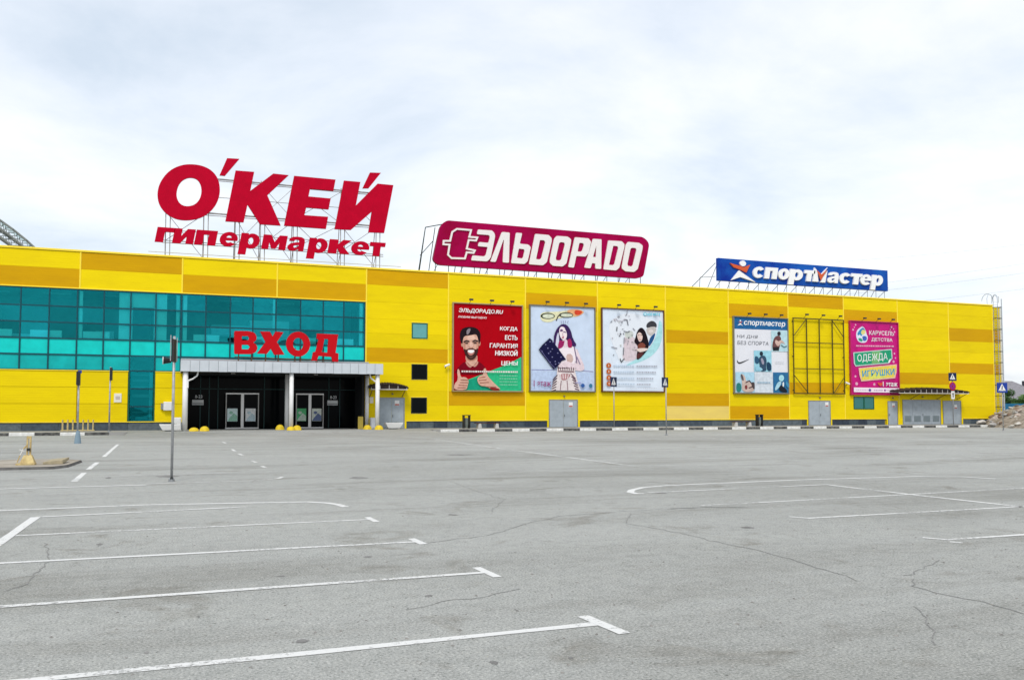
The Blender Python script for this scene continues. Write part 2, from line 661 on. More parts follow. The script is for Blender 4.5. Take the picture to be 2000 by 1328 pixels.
# ------------------------------------------------------------------ ground
ASPH = asphalt_mat()
gmb = MB()
gmb.add([(-900, -300, 0), (1500, -300, 0), (1500, 1500, 0), (-900, 1500, 0)], [(0, 1, 2, 3)], ASPH)
lot = structure(gmb.build('parking_lot'))

LINES= [([(-1.23, 5.96), (-0.76, 5.95), (0.85, 5.94), (2.99, 5.96)], 0.12, 0.35), ([(3.01, 6.22), (3.05, 5.63)], 0.12, 0.2), ([(-1.83, 8.23), (-1.29, 8.23), (2.92, 8.22)], 0.12, 0.35), ([(2.91, 8.52), (2.94, 7.95)], 0.12, 0.3), ([(-2.59, 10.59), (-1.67, 10.56), (2.8, 10.43)], 0.12, 0.35), ([(2.8, 10.71), (2.82, 10.2)], 0.12, 0.3), ([(-1.87, 12.8), (2.75, 12.82)], 0.11, 0.4), ([(2.74, 13.09), (2.76, 12.5)], 0.12, 0.3), ([(-1.91, 14.89), (1.15, 15.21)], 0.1, 0.6), ([(-2.99, 16.02), (-2.57, 16.09), (-0.45, 16.17), (1.7, 15.77), (2.21, 15.67), (2.52, 15.36), (2.64, 15.05), (2.7, 14.6)], 0.12, 0.35), ([(-1.98, 10.0), (-1.94, 12.18), (-1.91, 14.89)], 0.16, 0.2), ([(-4.13, 20.21), (-3.29, 20.49), (-0.53, 20.47)], 0.13, 0.25), ([(-2.08, 22.09), (-2.13, 25.09)], 0.12, 0.3), ([(-2.15, 26.36), (-2.18, 29.9)], 0.12, 0.3), ([(-2.24, 33.46), (-2.45, 45.37)], 0.12, 0.3), ([(-1.66, 23.59), (0.28, 23.77), (2.44, 23.73)], 0.09, 0.7), ([(-0.54, 20.76), (1.56, 20.84), (2.1, 21.11), (2.35, 21.34), (2.49, 21.8)], 0.09, 0.6), ([(2.36, 47.13), (2.41, 45.22)], 0.1, 0.4), ([(2.27, 38.22), (2.3, 36.23)], 0.1, 0.4), ([(2.28, 34.03), (2.34, 32.81)], 0.1, 0.4), ([(2.37, 29.02), (2.4, 28.12)], 0.1, 0.4), ([(2.4, 26.25), (2.43, 25.5)], 0.1, 0.4), ([(18.06, 15.08), (17.87, 15.84), (17.07, 16.32), (13.53, 16.51), (9.86, 16.3), (9.15, 16.05), (8.65, 15.61), (8.4, 15.23), (8.36, 14.91), (8.5, 14.85)], 0.12, 0.35), ([(8.67, 15.01), (13.31, 15.24)], 0.09, 0.65), ([(8.33, 12.67), (10.45, 12.75), (16.45, 13.08), (18.94, 13.2)], 0.11, 0.45), ([(8.69, 10.85), (8.85, 10.59), (13.29, 10.58), (15.14, 10.56)], 0.11, 0.4), ([(8.83, 8.46), (8.98, 8.21), (10.28, 8.19), (12.16, 8.15)], 0.11, 0.3), ([(8.87, 8.08), (8.95, 7.96)], 0.1, 0.3), ([(13.22, 15.14), (13.17, 12.6), (13.22, 10.52), (13.24, 9.65)], 0.12, 0.5), ([(13.64, 47.04), (12.87, 32.6), (12.48, 22.34)], 0.12, 0.6), ([(7.82, 21.64), (9.43, 21.65)], 0.09, 0.75), ([(12.48, 22.34), (17.29, 21.79)], 0.09, 0.7), ([(12.51, 25.4), (17.73, 25.01)], 0.08, 0.8), ([(24.0, 45.98), (30.22, 48.07), (27.65, 33.69)], 0.1, 0.7), ([(22.83, 22.03), (25.89, 22.2)], 0.1, 0.65), ([(24.81, 26.14), (28.87, 22.91)], 0.1, 0.75), ([(23.97, 28.3), (30.95, 28.72)], 0.1, 0.8), ([(1.53, 48.25), (2.49, 48.71)], 0.08, 0.8), ([(-0.9, 18.72), (-3.21, 18.96)], 0.08, 0.8)]
CRACKS= [([(2.87, 10.32), (3.23, 10.44), (3.61, 10.58), (3.88, 10.73), (4.34, 11.18), (4.72, 11.56), (5.57, 12.2), (6.52, 12.34), (7.5, 12.42), (8.45, 12.37), (8.96, 12.09)], 0.03), ([(7.62, 12.45), (8.3, 12.43), (8.88, 12.12)], 0.06), ([(6.65, 12.07), (6.02, 11.05), (6.19, 10.25), (6.22, 9.11), (6.26, 8.18), (6.18, 7.25), (6.04, 6.53)], 0.025), ([(6.64, 6.57), (7.11, 6.83), (7.68, 7.13)], 0.02), ([(6.59, 6.45), (6.31, 6.17), (6.28, 5.76), (6.36, 5.47), (6.31, 5.05)], 0.025), ([(5.69, 5.52), (5.35, 5.1), (4.89, 4.58)], 0.02), ([(-1.41, 8.92), (-1.25, 9.23), (-1.21, 9.91), (-1.24, 10.73), (-1.42, 11.98)], 0.02), ([(1.8, 6.93), (2.15, 7.1), (2.54, 7.16), (2.91, 7.37)], 0.02), ([(4.71, 13.04), (5.6, 14.83), (5.7, 17.0), (5.88, 19.01)], 0.02)]
POT= [(9.68, 30.35, 0.52, 0.91), (4.14, 20.82, 0.23, 0.4), (-0.08, 22.98, 0.32, 0.36), (-1.43, 22.97, 0.08, 0.36), (0.86, 6.27, 0.05, 0.06), (4.04, 12.93, 0.08, 0.13), (-0.8, 11.61, 0.04, 0.11), (0.21, 7.29, 0.01, 0.05), (-0.14, 6.34, 0.02, 0.04), (2.09, 7.38, 0.04, 0.05), (2.01, 9.57, 0.05, 0.07), (1.93, 5.29, 0.03, 0.05), (8.55, 18.44, 0.03, 0.28), (2.6, 6.6, 0.01, 0.05), (2.43, 5.21, 0.02, 0.03), (1.0, 8.76, 0.05, 0.04), (7.37, 10.06, 0.1, 0.11), (8.9, 14.92, 0.12, 0.19)]
GIP= [('г', -1.55, -0.2), ('и', -0.34, 1.26), ('п', 1.21, 2.86), ('е', 2.97, 4.4), ('р', 4.38, 6.04), ('м', 6.13, 8.07), ('а', 8.05, 9.46), ('р', 9.57, 11.28), ('к', 11.25, 13.12), ('е', 13.07, 14.64), ('т', 14.53, 15.91)]
SPO= [('с', 51.85, 53.28), ('п', 53.25, 54.86), ('о', 54.83, 56.3), ('р', 56.06, 57.92), ('т', 57.92, 59.36), ('а', 60.85, 62.35), ('с', 62.35, 63.9), ('т', 63.78, 65.35), ('е', 65.01, 66.63), ('р', 66.4, 68.11)]

PM = {}
for k, (pts, w, wear) in enumerate(LINES):
    key = round(max(.1, wear - (.0 if pts[0][1] < 14 else .12)), 1)
    if key not in PM:
        PM[key] = paint_mat('worn_white_paint_%d' % int(key * 100), key)
    # resample for slightly unsteady edges
    fine = []
    for a, b in zip(pts, pts[1:]):
        d = math.dist(a, b)
        q = max(1, int(d / 0.7))
        fine += [(a[0] + (b[0] - a[0]) * i / q, a[1] + (b[1] - a[1]) * i / q) for i in range(q)]
    fine.append(pts[-1])
    ol = stroke(fine, w * (.82 if pts[0][1] < 14 else 1.1))
    ol = [(x + random.uniform(-.008, .008), y + random.uniform(-.008, .008)) for x, y in ol]
    nn = len(fine)
    mb = MB()
    mb.add([(x, y, 0.004 + (k % 3) * .0007) for x, y in ol], [(i, i + 1, 2 * nn - 2 - i, 2 * nn - 1 - i) for i in range(nn - 1)], PM[key])
    mb.build('painted_line', lot)
CRK = mat('crack_fill', (0.275, 0.272, 0.26), 0.95, var=0.4, vscale=20)
for pts, w in CRACKS:
    fine = []
    for a, b in zip(pts, pts[1:]):
        q = max(2, int(math.dist(a, b) / 0.13))
        fine += [(a[0] + (b[0] - a[0]) * i / q, a[1] + (b[1] - a[1]) * i / q) for i in range(q)]
    fine.append(pts[-1])
    fine = [(x + random.gauss(0, .02), y + random.gauss(0, .02)) for x, y in fine]
    nn = len(fine)
    w *= .5
    ol = stroke(fine, w)
    ol = [(x + random.uniform(-.3, .3) * w, y + random.uniform(-.3, .3) * w) for x, y in ol]
    mb = MB()
    mb.add([(x, y, 0.0032) for x, y in ol], [(i, i + 1, 2 * nn - 2 - i, 2 * nn - 1 - i) for i in range(nn - 1)], CRK)
    mb.build('crack', lot)
PATCH = mat('tar_patch', (0.25, 0.245, 0.235), 0.95, var=0.45, vscale=5)
for x, y, rx, ry in POT:
    mb = MB()
    ol = [(x + rx * math.cos(t) * random.uniform(.6, 1.1), y + min(ry, .5) * math.sin(t) * random.uniform(.6, 1.1)) for t in [2 * math.pi * i / 16 for i in range(16)]]
    mb.add([(a, b, 0.0022) for a, b in ol], [tuple(range(16))], PATCH)
    mb.build('tar_patch', lot)
# bits of gravel scattered over the lot, nobody could count them
mb = MB()
GRAV = mat('gravel_grey', (0.30, 0.29, 0.27), 0.95, var=0.5, vscale=30)
for i in range(1500):
    y = 4.6 + 40 * random.random() ** 1.8
    x = -2 - y * .1 + random.random() * (y * 1.3 + 4)
    s = random.uniform(.003, .011)
    p = [(x + random.uniform(-s, s) + sx * s, y + random.uniform(-s, s) * .5 + sy * s, 0.001) for sx, sy in ((-1, -1), (1, -1), (1, 1), (-1, 1))]
    mb.add(p + [(x, y, s * 1.1)], [(0, 1, 4), (1, 2, 4), (2, 3, 4), (3, 0, 4)], GRAV)
g = mb.build('loose_grit')
g['kind'] = 'stuff'
g['label'] = 'scattered grit and small stones on the asphalt'

PAVE = mat('pavement_concrete', (0.33, 0.325, 0.31), 0.9, var=0.25, vscale=0.8, bump=0.4, bscale=25)
ZP, YK, YW = 0.18, 63.2, 69.0
mb = MB()
mb.box(-40, -2.9, YK + .16, 72, -.05, ZP, PAVE)
mb.box(18.2, 84.0, YK + .16, 72, -.05, ZP, PAVE)
# the entrance apron slopes down to the lot
v = [(-2.9, 61.0, .004), (18.2, 61.0, .004), (18.2, 64.6, ZP - .003), (-2.9, 64.6, ZP - .003), (18.2, 76, ZP - .003), (-2.9, 76, ZP - .003)]
mb.add(v, [(0, 1, 2, 3), (3, 2, 4, 5)], ASPH)
structure(mb.build('pavement'))

KW = mat('kerb_white', (0.78, 0.78, 0.75), 0.8, var=0.3, vscale=4, bump=.3)
KB = mat('kerb_black', (0.045, 0.045, 0.045), 0.8, var=0.4, vscale=4, rgb2=(0.16, 0.16, 0.15), bump=.3)
kroot = MB().box(-40, -2.9, YK + .02, YK + .158, -.03, ZP - .02, CONC).box(18.2, 78.4, YK + .02, YK + .158, -.03, ZP - .02, CONC).build('kerb')
structure(kroot)


def kerb_run(x_start, x_end, phase, seg=1.45):
    k0 = math.floor((x_start - phase) / seg)
    x = phase + k0 * seg
    while x < x_end:
        if x >= x_start - .01:
            white = (round((x - phase) / seg) % 2 == 0)
            m = KW if white else KB
            piece('kerb_stone', ('kerb', white), lambda q, m=m: q.add(
                [(-.715, 0, -.2), (.715, 0, -.2), (.715, .14, -.2), (-.715, .14, -.2), (-.715, 0, -.02), (.715, 0, -.02), (-.715, .025, .012), (.715, .025, .012), (.715, .14, .012), (-.715, .14, .012)],
                [(0, 1, 5, 4), (4, 5, 7, 6), (6, 7, 8, 9), (1, 2, 8, 7, 5), (3, 0, 4, 6, 9)], m),
                kroot, (x + seg / 2, YK, ZP + random.uniform(-.012, .012)))
        x += seg


kerb_run(-26, -4.3, -9.75)
kerb_run(18.6, 78.2, 18.75)

# ------------------------------------------------------------------ the shopping mall
mall = thing('shopping_mall', (30, YW, 0), 'long bright yellow shopping mall with ochre panels and a turquoise glass front', 'building')
SEAM = [-33.9, -27.05, -20.2, -13.3, -6.45, .4, 7.27, 14.23, 21.1, 28.0, 34.9, 41.85, 48.7, 55.6, 62.4, 69.4, 76.4, 82.8]
ROW = [.82, 2.03, 3.2, 4.35, 5.52, 6.65, 7.82, 9.0, 10.36, 11.73, 12.95]
OCHRE = {(3, 8), (4, 9), (5, 8), (6, 8), (7, 9), (7, 4), (8, 1), (9, 8), (11, 6), (11, 1), (12, 8), (12, 0), (13, 9), (13, 2), (14, 8), (15, 3), (16, 7), (16, 4), (2, 9), (1, 8)}
core = mat('wall_core', (0.5, 0.36, 0.01), 0.8)


def panel(x0, x1, z0, z1, m):
    w, h = round(x1 - x0, 3), round(z1 - z0, 3)
    piece('wall_panel', ('pan', w, h, m.name), lambda q: q.bevel_box(-w / 2, w / 2, 0, .08, -h / 2, h / 2, m, .006), mall, ((x0 + x1) / 2, YW, (z0 + z1) / 2))


for b in range(len(SEAM) - 1):
    x0, x1 = SEAM[b] + .035, SEAM[b + 1] - .035
    for r in range(10):
        z0, z1 = ROW[r] + .003, ROW[r + 1] - .003
        if b < 7 and r < 8:
            continue
        m = OCH if (b, r) in OCHRE else (PALE if (b, r) == (11, 0) else YEL)
        if b == 7 and r < 3:           # cut short beside the entrance
            pass
        panel(x0, x1, z0, z1, m)
for xa, xb in ((-33.86, -27.08), (-27.02, -20.23), (-20.17, -13.34), (-13.27, -6.49), (-6.41, -3.16), (-1.32, .78)):
    for za, zb in ((.832, 2.09), (2.11, 3.27), (3.29, 4.42)):
        panel(xa, xb, za, zb, YEL)
for i, x in enumerate(SEAM):
    lo = 10.37 if i < 7 else .82
    if i == 7:
        lo = 4.45
    MB().bevel_box(x - .055, x + .055, YW - .03, YW + .07, lo, 12.97, TRIM, .012).build('cover_strip', mall)
# trims: coping, drip above the glass, base drip
MB().bevel_box(-34.2, 82.86, YW - .07, YW + .5, 12.97, 13.12, TRIM, .02).build('coping', mall)
MB().bevel_box(-34.2, 14.2, YW - .06, YW + .02, 10.30, 10.385, TRIM, .015).build('drip_rail', mall)
MB().bevel_box(-34.2, -1.3, YW - .05, YW + .02, .76, .825, TRIM, .012).bevel_box(-34.2, -3.12, YW - .05, YW + .02, 4.425, 4.49, TRIM, .012).bevel_box(-1.33, .8, YW - .05, YW + .02, 4.425, 4.49, TRIM, .012).bevel_box(-1.298, .8, YW - .05, YW + .02, .76, .825, TRIM, .012).bevel_box(17.55, 30.1, YW - .05, YW + .02, .74, .817, TRIM, .012).bevel_box(33.0, 57.7, YW - .05, YW + .02, .74, .817, TRIM, .012).bevel_box(60.65, 67.7, YW - .05, YW + .02, .74, .817, TRIM, .012).bevel_box(78.0, 82.8, YW - .05, YW + .02, .74, .817, TRIM, .012).build('base_rail', mall)
MB().box(-34, 82.8, YW + .5, 112, 12.6, 12.75, mat('roof_membrane', (.25, .25, .25), .9)).box(-34, 82.75, 111.5, 112, 0, 12.9, core).box(82.2, 82.76, YW + .5, 112, .1, 12.95, core).box(-34, -33.6, YW + .5, 112, .1, 12.95, core).box(-34, 82.7, YW + .45, YW + .9, 12.5, 12.96, core).build('roof', mall)
MB().box(14.15, 82.7, YW + .081, YW + .4, .1, 12.9, core).box(-34, 14.15, YW + .081, YW + .4, 10.34, 12.9, core).box(-34, -3.13, YW + .081, YW + .4, .1, 4.45, core).box(-1.36, .78, YW + .081, YW + .4, .1, 4.45, core).build('wall_core', mall)
# plinth tiles
def plinth_run(xa, xb):
    x = xa
    while x < xb - .05:
        w = min(random.choice((1.15, 1.15, 2.3)), xb - x)
        if w > .3:
            MB().bevel_box(x + .006, x + w - .006, YW + .03, YW + .12, ZP - .02, .755, random.choice(SLATE), .008).build('plinth_tile', mall)
        x += w


for a, b in ((-26, -3.1), (-3.1, .8), (17.6, 30.15), (32.95, 57.75), (60.6, 67.8), (78.1, 82.8)):
    plinth_run(a, b)
# pilasters of yellow that run down beside the doors
for xa, xb in ((17.42, 17.58), (30.02, 30.16), (32.94, 33.12), (57.68, 57.80), (60.56, 60.72), (67.68, 67.82), (69.16, 69.78), (75.0, 75.28), (77.88, 78.1), (14.2, 15.28)):
    MB().bevel_box(xa, xb, YW - .045, YW + .03, ZP - .02, .815, YEL, .01).build('jamb_panel', mall)

# ---- glazed band
MX = [-33.9, -32.1, -30.3, -28.5, -26.7, -24.9, -23.0, -21.2, -19.3, -17.5, -15.7, -13.9, -12.0, -10.15, -8.37, -6.58, -4.85, -3.08, -1.38, .38, 2.1, 3.86, 5.51, 7.22, 9.08, 10.83, 12.44, 14.12]
MZ = [4.5, 5.59, 6.73, 7.87, 9.02, 10.27]
GL_T = glass_mat('turquoise_glass', (0.30, 0.98, 0.98), 0.13, (0.02, 0.85, 1.0))
GL_C = glass_mat('clear_glass_back', (1, 1, 1), 0.0)
GL_S = mat('turquoise_spandrel', (0.008, 0.62, 0.57), 0.3, spec=0.12, var=0.16, vscale=1.2)
GL_L = mat('deep_turquoise_spandrel', (0.005, 0.47, 0.46), 0.25, spec=0.15, var=0.25, vscale=0.7)
mb = MB()
for x in MX:
    mb.bevel_box(x - .045, x + .045, YW - .02, YW + .16, 4.45, 10.30, MULL, .01)
for z in MZ:
    for xa, xb in zip(MX, MX[1:]):
        mb.box(xa + .046, xb - .046, YW - .01, YW + .15, z - .045, z + .045, MULL)
for x in (-3.08, -1.38):
    mb.bevel_box(x - .05, x + .05, YW - .02, YW + .16, .80, 4.449, GREENF, .01)
for z in (.85, 1.9, 3.2):
    mb.box(-3.03, -1.43, YW - .01, YW + .15, z - .04, z + .04, MULL)
cw = mb.build('curtain_wall', mall)
for i, (xa, xb) in enumerate(zip(MX, MX[1:])):
    for j, (za, zb) in enumerate(zip(MZ, MZ[1:])):
        m = (GL_L, GL_S, GL_T, GL_T, GL_T)[j]
        if i == 17 and j == 0:
            m = GL_T
        tl = random.uniform(-.004, .004)
        w, h = xb - xa - .1, zb - za - .1
        MB().add([(xa + .05, YW + .05 + tl, za + .05), (xb - .05, YW + .05 - tl, za + .05), (xb - .05, YW + .05 - tl, zb - .05), (xa + .05, YW + .05 + tl, zb - .05),
                  (xa + .05, YW + .075 + tl, za + .05), (xb - .05, YW + .075 - tl, za + .05), (xb - .05, YW + .075 - tl, zb - .05), (xa + .05, YW + .075 + tl, zb - .05)],
                 [(0, 1, 2, 3)], m).add([(xa + .05, YW + .075 + tl, za + .05), (xb - .05, YW + .075 - tl, za + .05), (xb - .05, YW + .075 - tl, zb - .05), (xa + .05, YW + .075 + tl, zb - .05)], [(3, 2, 1, 0)], m if m in (GL_L, GL_S) else GL_C).build('pane', cw)
for za, zb in ((.9, 1.85), (1.95, 3.15), (3.25, 4.44)):
    MB().add([(-3.0, YW + .05, za), (-1.46, YW + .05, za), (-1.46, YW + .05, zb), (-3.0, YW + .05, zb)], [(0, 1, 2, 3)], GL_T).build('pane', cw)
# the rooms behind the glass: shop fronts, columns, cabinets by the sill
IN_W = mat('interior_wall', (0.33, 0.38, 0.42), .8, var=.5, vscale=.35)
IN_D = mat('interior_dark', (0.05, 0.055, 0.06), .8)
IN_C = mat('interior_ceiling', (0.34, 0.35, 0.36), .8)
COLW = mat('white_column', (0.92, 0.92, 0.91), .6)
MB().box(-33.5, 14.1, 74.4, 74.6, 4.6, 10.4, IN_W).box(14.0, 14.1, YW + .2, 74.4, 4.6, 10.4, IN_D).build('interior_wall', mall)
MB().box(-33.5, 14.0, YW + .2, 74.4, 5.5, 5.6, IN_D).box(-33.5, -3.1, YW + .17, YW + .2, 4.5, 5.5, IN_D).build('interior_floor', mall)
MB().box(-33.5, 14.0, YW + .2, 74.4, 10.2, 10.3, IN_C).build('interior_ceiling', mall)
for x0, x1, y in ((-6.47, -6.25, 69.17), (-20.3, -20.0, 69.4), (-13.5, -13.2, 69.4), (.02, .26, 69.17), (.5, .78, 69.17), (7.0, 7.16, 69.17), (13.72, 13.98, 69.17)):
    MB().box(x0, x1, y, y + .3, 5.6, 10.2, COLW).build('interior_column', mall)
MB().box(-3.86, -3.14, 69.18, 69.28, 5.6, 10.2, COLW).box(-1.33, -.62, 69.18, 69.28, 5.6, 10.2, COLW).box(-3.14, -1.33, 69.19, 69.27, 9.15, 10.2, COLW).box(-3.14, -2.95, 69.19, 69.27, 5.6, 9.15, COLW).box(-1.5, -1.33, 69.19, 69.27, 5.6, 9.15, COLW).build('stair_partition', mall)
for i in range(12):
    MB().box(-2.9, -1.5, 70.0 + i * .28, 70.3 + i * .28, 5.7 + i * .17, 5.82 + i * .17, mat('stair_concrete', (.22, .23, .24), .8)).build('stair_step', mall)
BLK = mat('stairwell_black', (.012, .012, .014), .8)
for z, h in ((1.05, .05), (1.45, .05), (2.6, .22), (3.3, .10), (3.75, .18), (4.2, .10)):
    MB().box(-2.9, -1.75, 70.2, 70.5, z, z + h, MATS['stair_concrete']).build('stair_step', mall)
MB().box(-1.72, -1.5, 69.4, 69.5, .9, 4.4, IN_W).build('stair_post', mall)
MB().box(-3.2, -3.06, 69.2, 73.5, .1, 5.5, BLK).box(-1.4, -1.34, 69.5, 73.5, .1, 5.5, BLK).box(-3.06, -1.4, 72.4, 72.5, .1, 5.5, BLK).box(-3.06, -1.4, 69.2, 72.4, .1, .2, BLK).build('stair_wall', mall)
for x0, x1 in ((-12.6, -10.65), (-9.55, -7.55), (-6.2, -4.45), (1.25, 3.1), (5.2, 7.0), (9.0, 10.3), (11.9, 13.25)):
    MB().bevel_box(x0, x1, 69.16, 69.45, 6.79, 7.30, COLW, .02).build('sill_cabinet', mall)
MB().box(2.6, 7.2, 71.5, 71.9, 7.55, 8.3, mat('shop_front_pale', (.55, .62, .66), .7)).box(2.2, 7.6, 71.4, 71.9, 7.4, 7.549, IN_W).build('shop_kiosk', mall)
SHOPF = [mat('shop_front_a', (.80, .84, .86), .6), mat('shop_front_b', (.16, .20, .24), .6), mat('shop_front_c', (.45, .52, .55), .6), mat('shop_front_d', (.07, .08, .10), .6)]
xs = -20.0
while xs < 13:
    ws = random.uniform(1.2, 3.4)
    hs_ = random.uniform(6.9, 9.4)
    MB().box(xs, min(xs + ws, 13.8), 71.2 + random.uniform(-1.0, 1.6), 74.3, 5.61, hs_, random.choice(SHOPF)).build('shop_front', mall)
    xs += ws + random.uniform(.05, 1.0)
for k in range(7):
    MB().box(-13 + k * 4, -11.2 + k * 4, 71, 71.25, 10.12, 10.19, mat('ceiling_tray', (.6, .62, .62), .5)).build('ceiling_tray', mall)

# ---- stairwell windows and the office window
DGL = glass_mat('dark_window_glass', (0.05, 0.07, 0.08), 0.07, (0.55, 0.6, 0.62))
TGL = mat('blind_turquoise_window', (0.10, 0.36, 0.36), 0.15, spec=0.6, var=.12, vscale=1.5)
for x0, x1, z0, z1, m in ((17.98, 19.32, 7.48, 8.78, TGL), (17.98, 19.31, 4.14, 5.40, DGL), (17.96, 19.28, 1.38, 2.68, DGL)):
    fr = MB()
    f = GREENF if m is TGL else mat('black_frame', (.012, .02, .018), .5)
    for a in ((x0, x1, z1 - .08, z1), (x0, x1, z0, z0 + .08), (x0, x0 + .08, z0 + .081, z1 - .081), (x1 - .08, x1, z0 + .081, z1 - .081)):
        fr.box(a[0], a[1], YW - .04, YW + .05, a[2], a[3], f)
    fr.box(x0 - .04, x1 + .04, YW - .02, YW - .003, z0 - .05, z0 - .001, TRIM).box(x0 - .04, x1 + .04, YW - .02, YW - .003, z1 + .001, z1 + .06, TRIM)
    w = fr.build('window', mall)
    MB().box(x0 + .08, x1 - .08, YW - .012, YW - .004, z0 + .08, z1 - .08, m if m is TGL else mat('dark_window_glass_b', (.003, .005, .006), .06, spec=.06)).build('pane', w)
fr = MB()
for a in ((63.46, 66.08, 2.94, 3.02), (63.46, 66.08, 1.75, 1.83), (63.46, 63.54, 1.831, 2.939), (66.0, 66.08, 1.831, 2.939), (64.70, 64.86, 1.831, 2.939)):
    fr.box(a[0], a[1], YW - .04, YW + .03, a[2], a[3], GREENF)
w = fr.build('window', mall)
for a, b in ((63.54, 64.70), (64.86, 66.0)):
    MB().box(a, b, YW - .012, YW - .004, 1.83, 2.94, mat('green_window_glass', (.02, .16, .15), .1, spec=.6)).build('pane', w)

# ---- steel doors
def steel_door(x0, x1, z1, leaves, notice=None, vents=False, split=None):
    fr = MB()
    fr.box(x0, x1, YW - .05, YW + .02, z1 - .07, z1, STEEL).box(x0, x0 + .06, YW - .05, YW + .02, ZP, z1 - .071, STEEL).box(x1 - .06, x1, YW - .05, YW + .02, ZP, z1 - .071, STEEL)
    d = fr.build('door', mall)
    w = (x1 - x0 - .12) / leaves
    for i in range(leaves):
        a = x0 + .06 + i * w
        MB().bevel_box(a + .008, a + w - .008, YW - .035, YW - .005, ZP + .015, z1 - .075, DOORG, .008).build('leaf', d)
        if vents:
            q = MB()
            for s in range(7):
                q.box(a + .18, a + w - .18, YW - .055, YW - .036, .48 + s * .09, .53 + s * .09, mat('vent_dark', (.16, .2, .21), .6))
            q.build('louvre', d)
    xm = x0 + .06 + w * (leaves // 2)
    q = MB().tube((xm + .07, YW - .1, 1.12), (xm + .07, YW - .1, 1.3), .018, DSTEEL).box(xm + .055, xm + .085, YW - .1, YW - .037, 1.1, 1.13, DSTEEL)
    q.build('handle', d)
    if notice:
        nx, nz = notice
        MB().box(nx, nx + .38, YW - .045, YW - .037, nz, nz + .24, WHITE).box(nx + .02, nx + .36, YW - .049, YW - .0455, nz - .16, nz - .05, mat('notice_red', (.45, .08, .06), .6)).box(nx, nx + .38, YW - .045, YW - .037, nz - .18, nz - .002, WHITE).build('notice', d)
    MB().tube((x0 + (x1 - x0) * .52, YW - .16, z1 + .28), (x0 + (x1 - x0) * .52, YW - .01, z1 + .3), .07, mat('lamp_grey', (.2, .17, .12), .5)).build('wall_lamp', d)
    return d


steel_door(15.3, 17.42, 2.66, 2, (16.6, 2.2))
steel_door(30.18, 32.92, 2.57, 2, (32.05, 2.1))
steel_door(57.84, 60.54, 2.6, 2, (59.9, 2.2))
steel_door(67.84, 69.14, 2.6, 1, (68.4, 2.15))
steel_door(69.8, 74.98, 2.74, 4, None, True)
steel_door(75.3, 77.86, 2.66, 2, (76.9, 2.0))

# ---- entrance: recess, doors, canopy
RX0, RX1 = .82, 13.95
VDK = mat('vestibule_shaded_glass', (.003, .004, .005), .08, spec=.04)  # near-black: the deep shade of the recess is put into the glass colour
FRG = mat('dark_green_profile', (.02, .05, .05), .4, .3)
mb = MB()
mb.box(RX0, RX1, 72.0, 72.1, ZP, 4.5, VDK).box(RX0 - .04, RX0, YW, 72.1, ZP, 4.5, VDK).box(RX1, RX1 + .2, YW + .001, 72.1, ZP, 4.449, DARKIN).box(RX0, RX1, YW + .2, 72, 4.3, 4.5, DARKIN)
rec = mb.build('entrance_recess', mall)
for x in (1.9, 2.55, 3.2, 6.7, 8.3, 11.8, 12.7):
    MB().box(x - .035, x + .035, 71.9, 71.998, ZP, 4.29, FRG).build('profile', rec)
MB().box(RX0, RX1, 71.9, 71.996, 3.28, 3.34, FRG).build('profile', rec)
ALU = mat('aluminium_frame', (.62, .61, .60), .35, .5)
SHEET = [((.55, .72, .72), (.30, .55, .42)), ((.66, .76, .78), (.5, .62, .66)), ((.08, .40, .16), (.5, .6, .5)), ((.55, .58, .52), (.12, .16, .30))]
for k, (x0, x1) in enumerate(((3.73, 6.22), (9.06, 11.25))):
    xm = (x0 + x1) / 2
    d = MB()
    for a in ((x0, x1, 2.88, 2.98), (x0, x1, .2, .30), (x0, x0 + .08, .301, 2.879), (x1 - .08, x1, .301, 2.879), (xm - .11, xm + .11, .301, 2.879)):
        d.box(a[0], a[1], 70.98, 71.05, a[2], a[3], ALU if a[1] - a[0] > .1 else mat('worn_aluminium', (.3, .29, .28), .4, .5))
    d = d.build('sliding_door', rec)
    for s, (a, b) in enumerate(((x0 + .08, xm - .11), (xm + .11, x1 - .08))):
        MB().box(a, b, 71.0, 71.02, .3, 2.88, VDK).build('pane', d)
        p, q = SHEET[k * 2 + s]
        p, q = tuple(min(.9, c * 1.35) for c in p), tuple(min(.9, c * 1.2) for c in q)
        m1, m2 = mat('sheet_a%d%d' % (k, s), p, .5, var=.25, vscale=7), mat('sheet_b%d%d' % (k, s), q, .5, var=.3, vscale=9)
        c = (a + b) / 2 - .1 + .08 * s
        sh = MB().box(c - .38, c + .38, 70.985, 70.99, .78, 1.78, m1)
        sh.flat([(c - .36, .8), (c + .36, .8), (c + .36, 1.2), (c + .1, 1.42), (c - .2, 1.05)], 70.982, m2)
        sh.flat(ellipse(c - .1, 1.45, .14, .12, 12), 70.981, m2)
        sh.build('poster_sheet', d)
for x in (1.72, 12.1):
    mb = MB().box(x - .42, x + .42, 71.85, 71.87, 2.05, 2.45, mat('hours_plate', (.85, .86, .87), .5))
    mb.box(x - .4, x + .4, 71.846, 71.849, 2.12, 2.20, mat('hours_grey', (.25, .27, .28), .5))
    text_into(mb, '8-23', x - .2, x + .32, 2.58, 2.82, 71.86, MATS['hours_plate'], .03)
    mb.build('hours_sign', rec)
CANF = mat('canopy_cladding', (.58, .62, .66), .4, .1, var=.1, vscale=1.5)
cn = MB().box(.42, 14.75, 65.24, YW - .03, 4.38, 4.52, DARKIN).box(.42, 14.75, 65.24, YW - .06, 5.06, 5.16, mat('canopy_roof_grey', (.34, .35, .37), .7)).build('entrance_canopy', mall)
n = 23
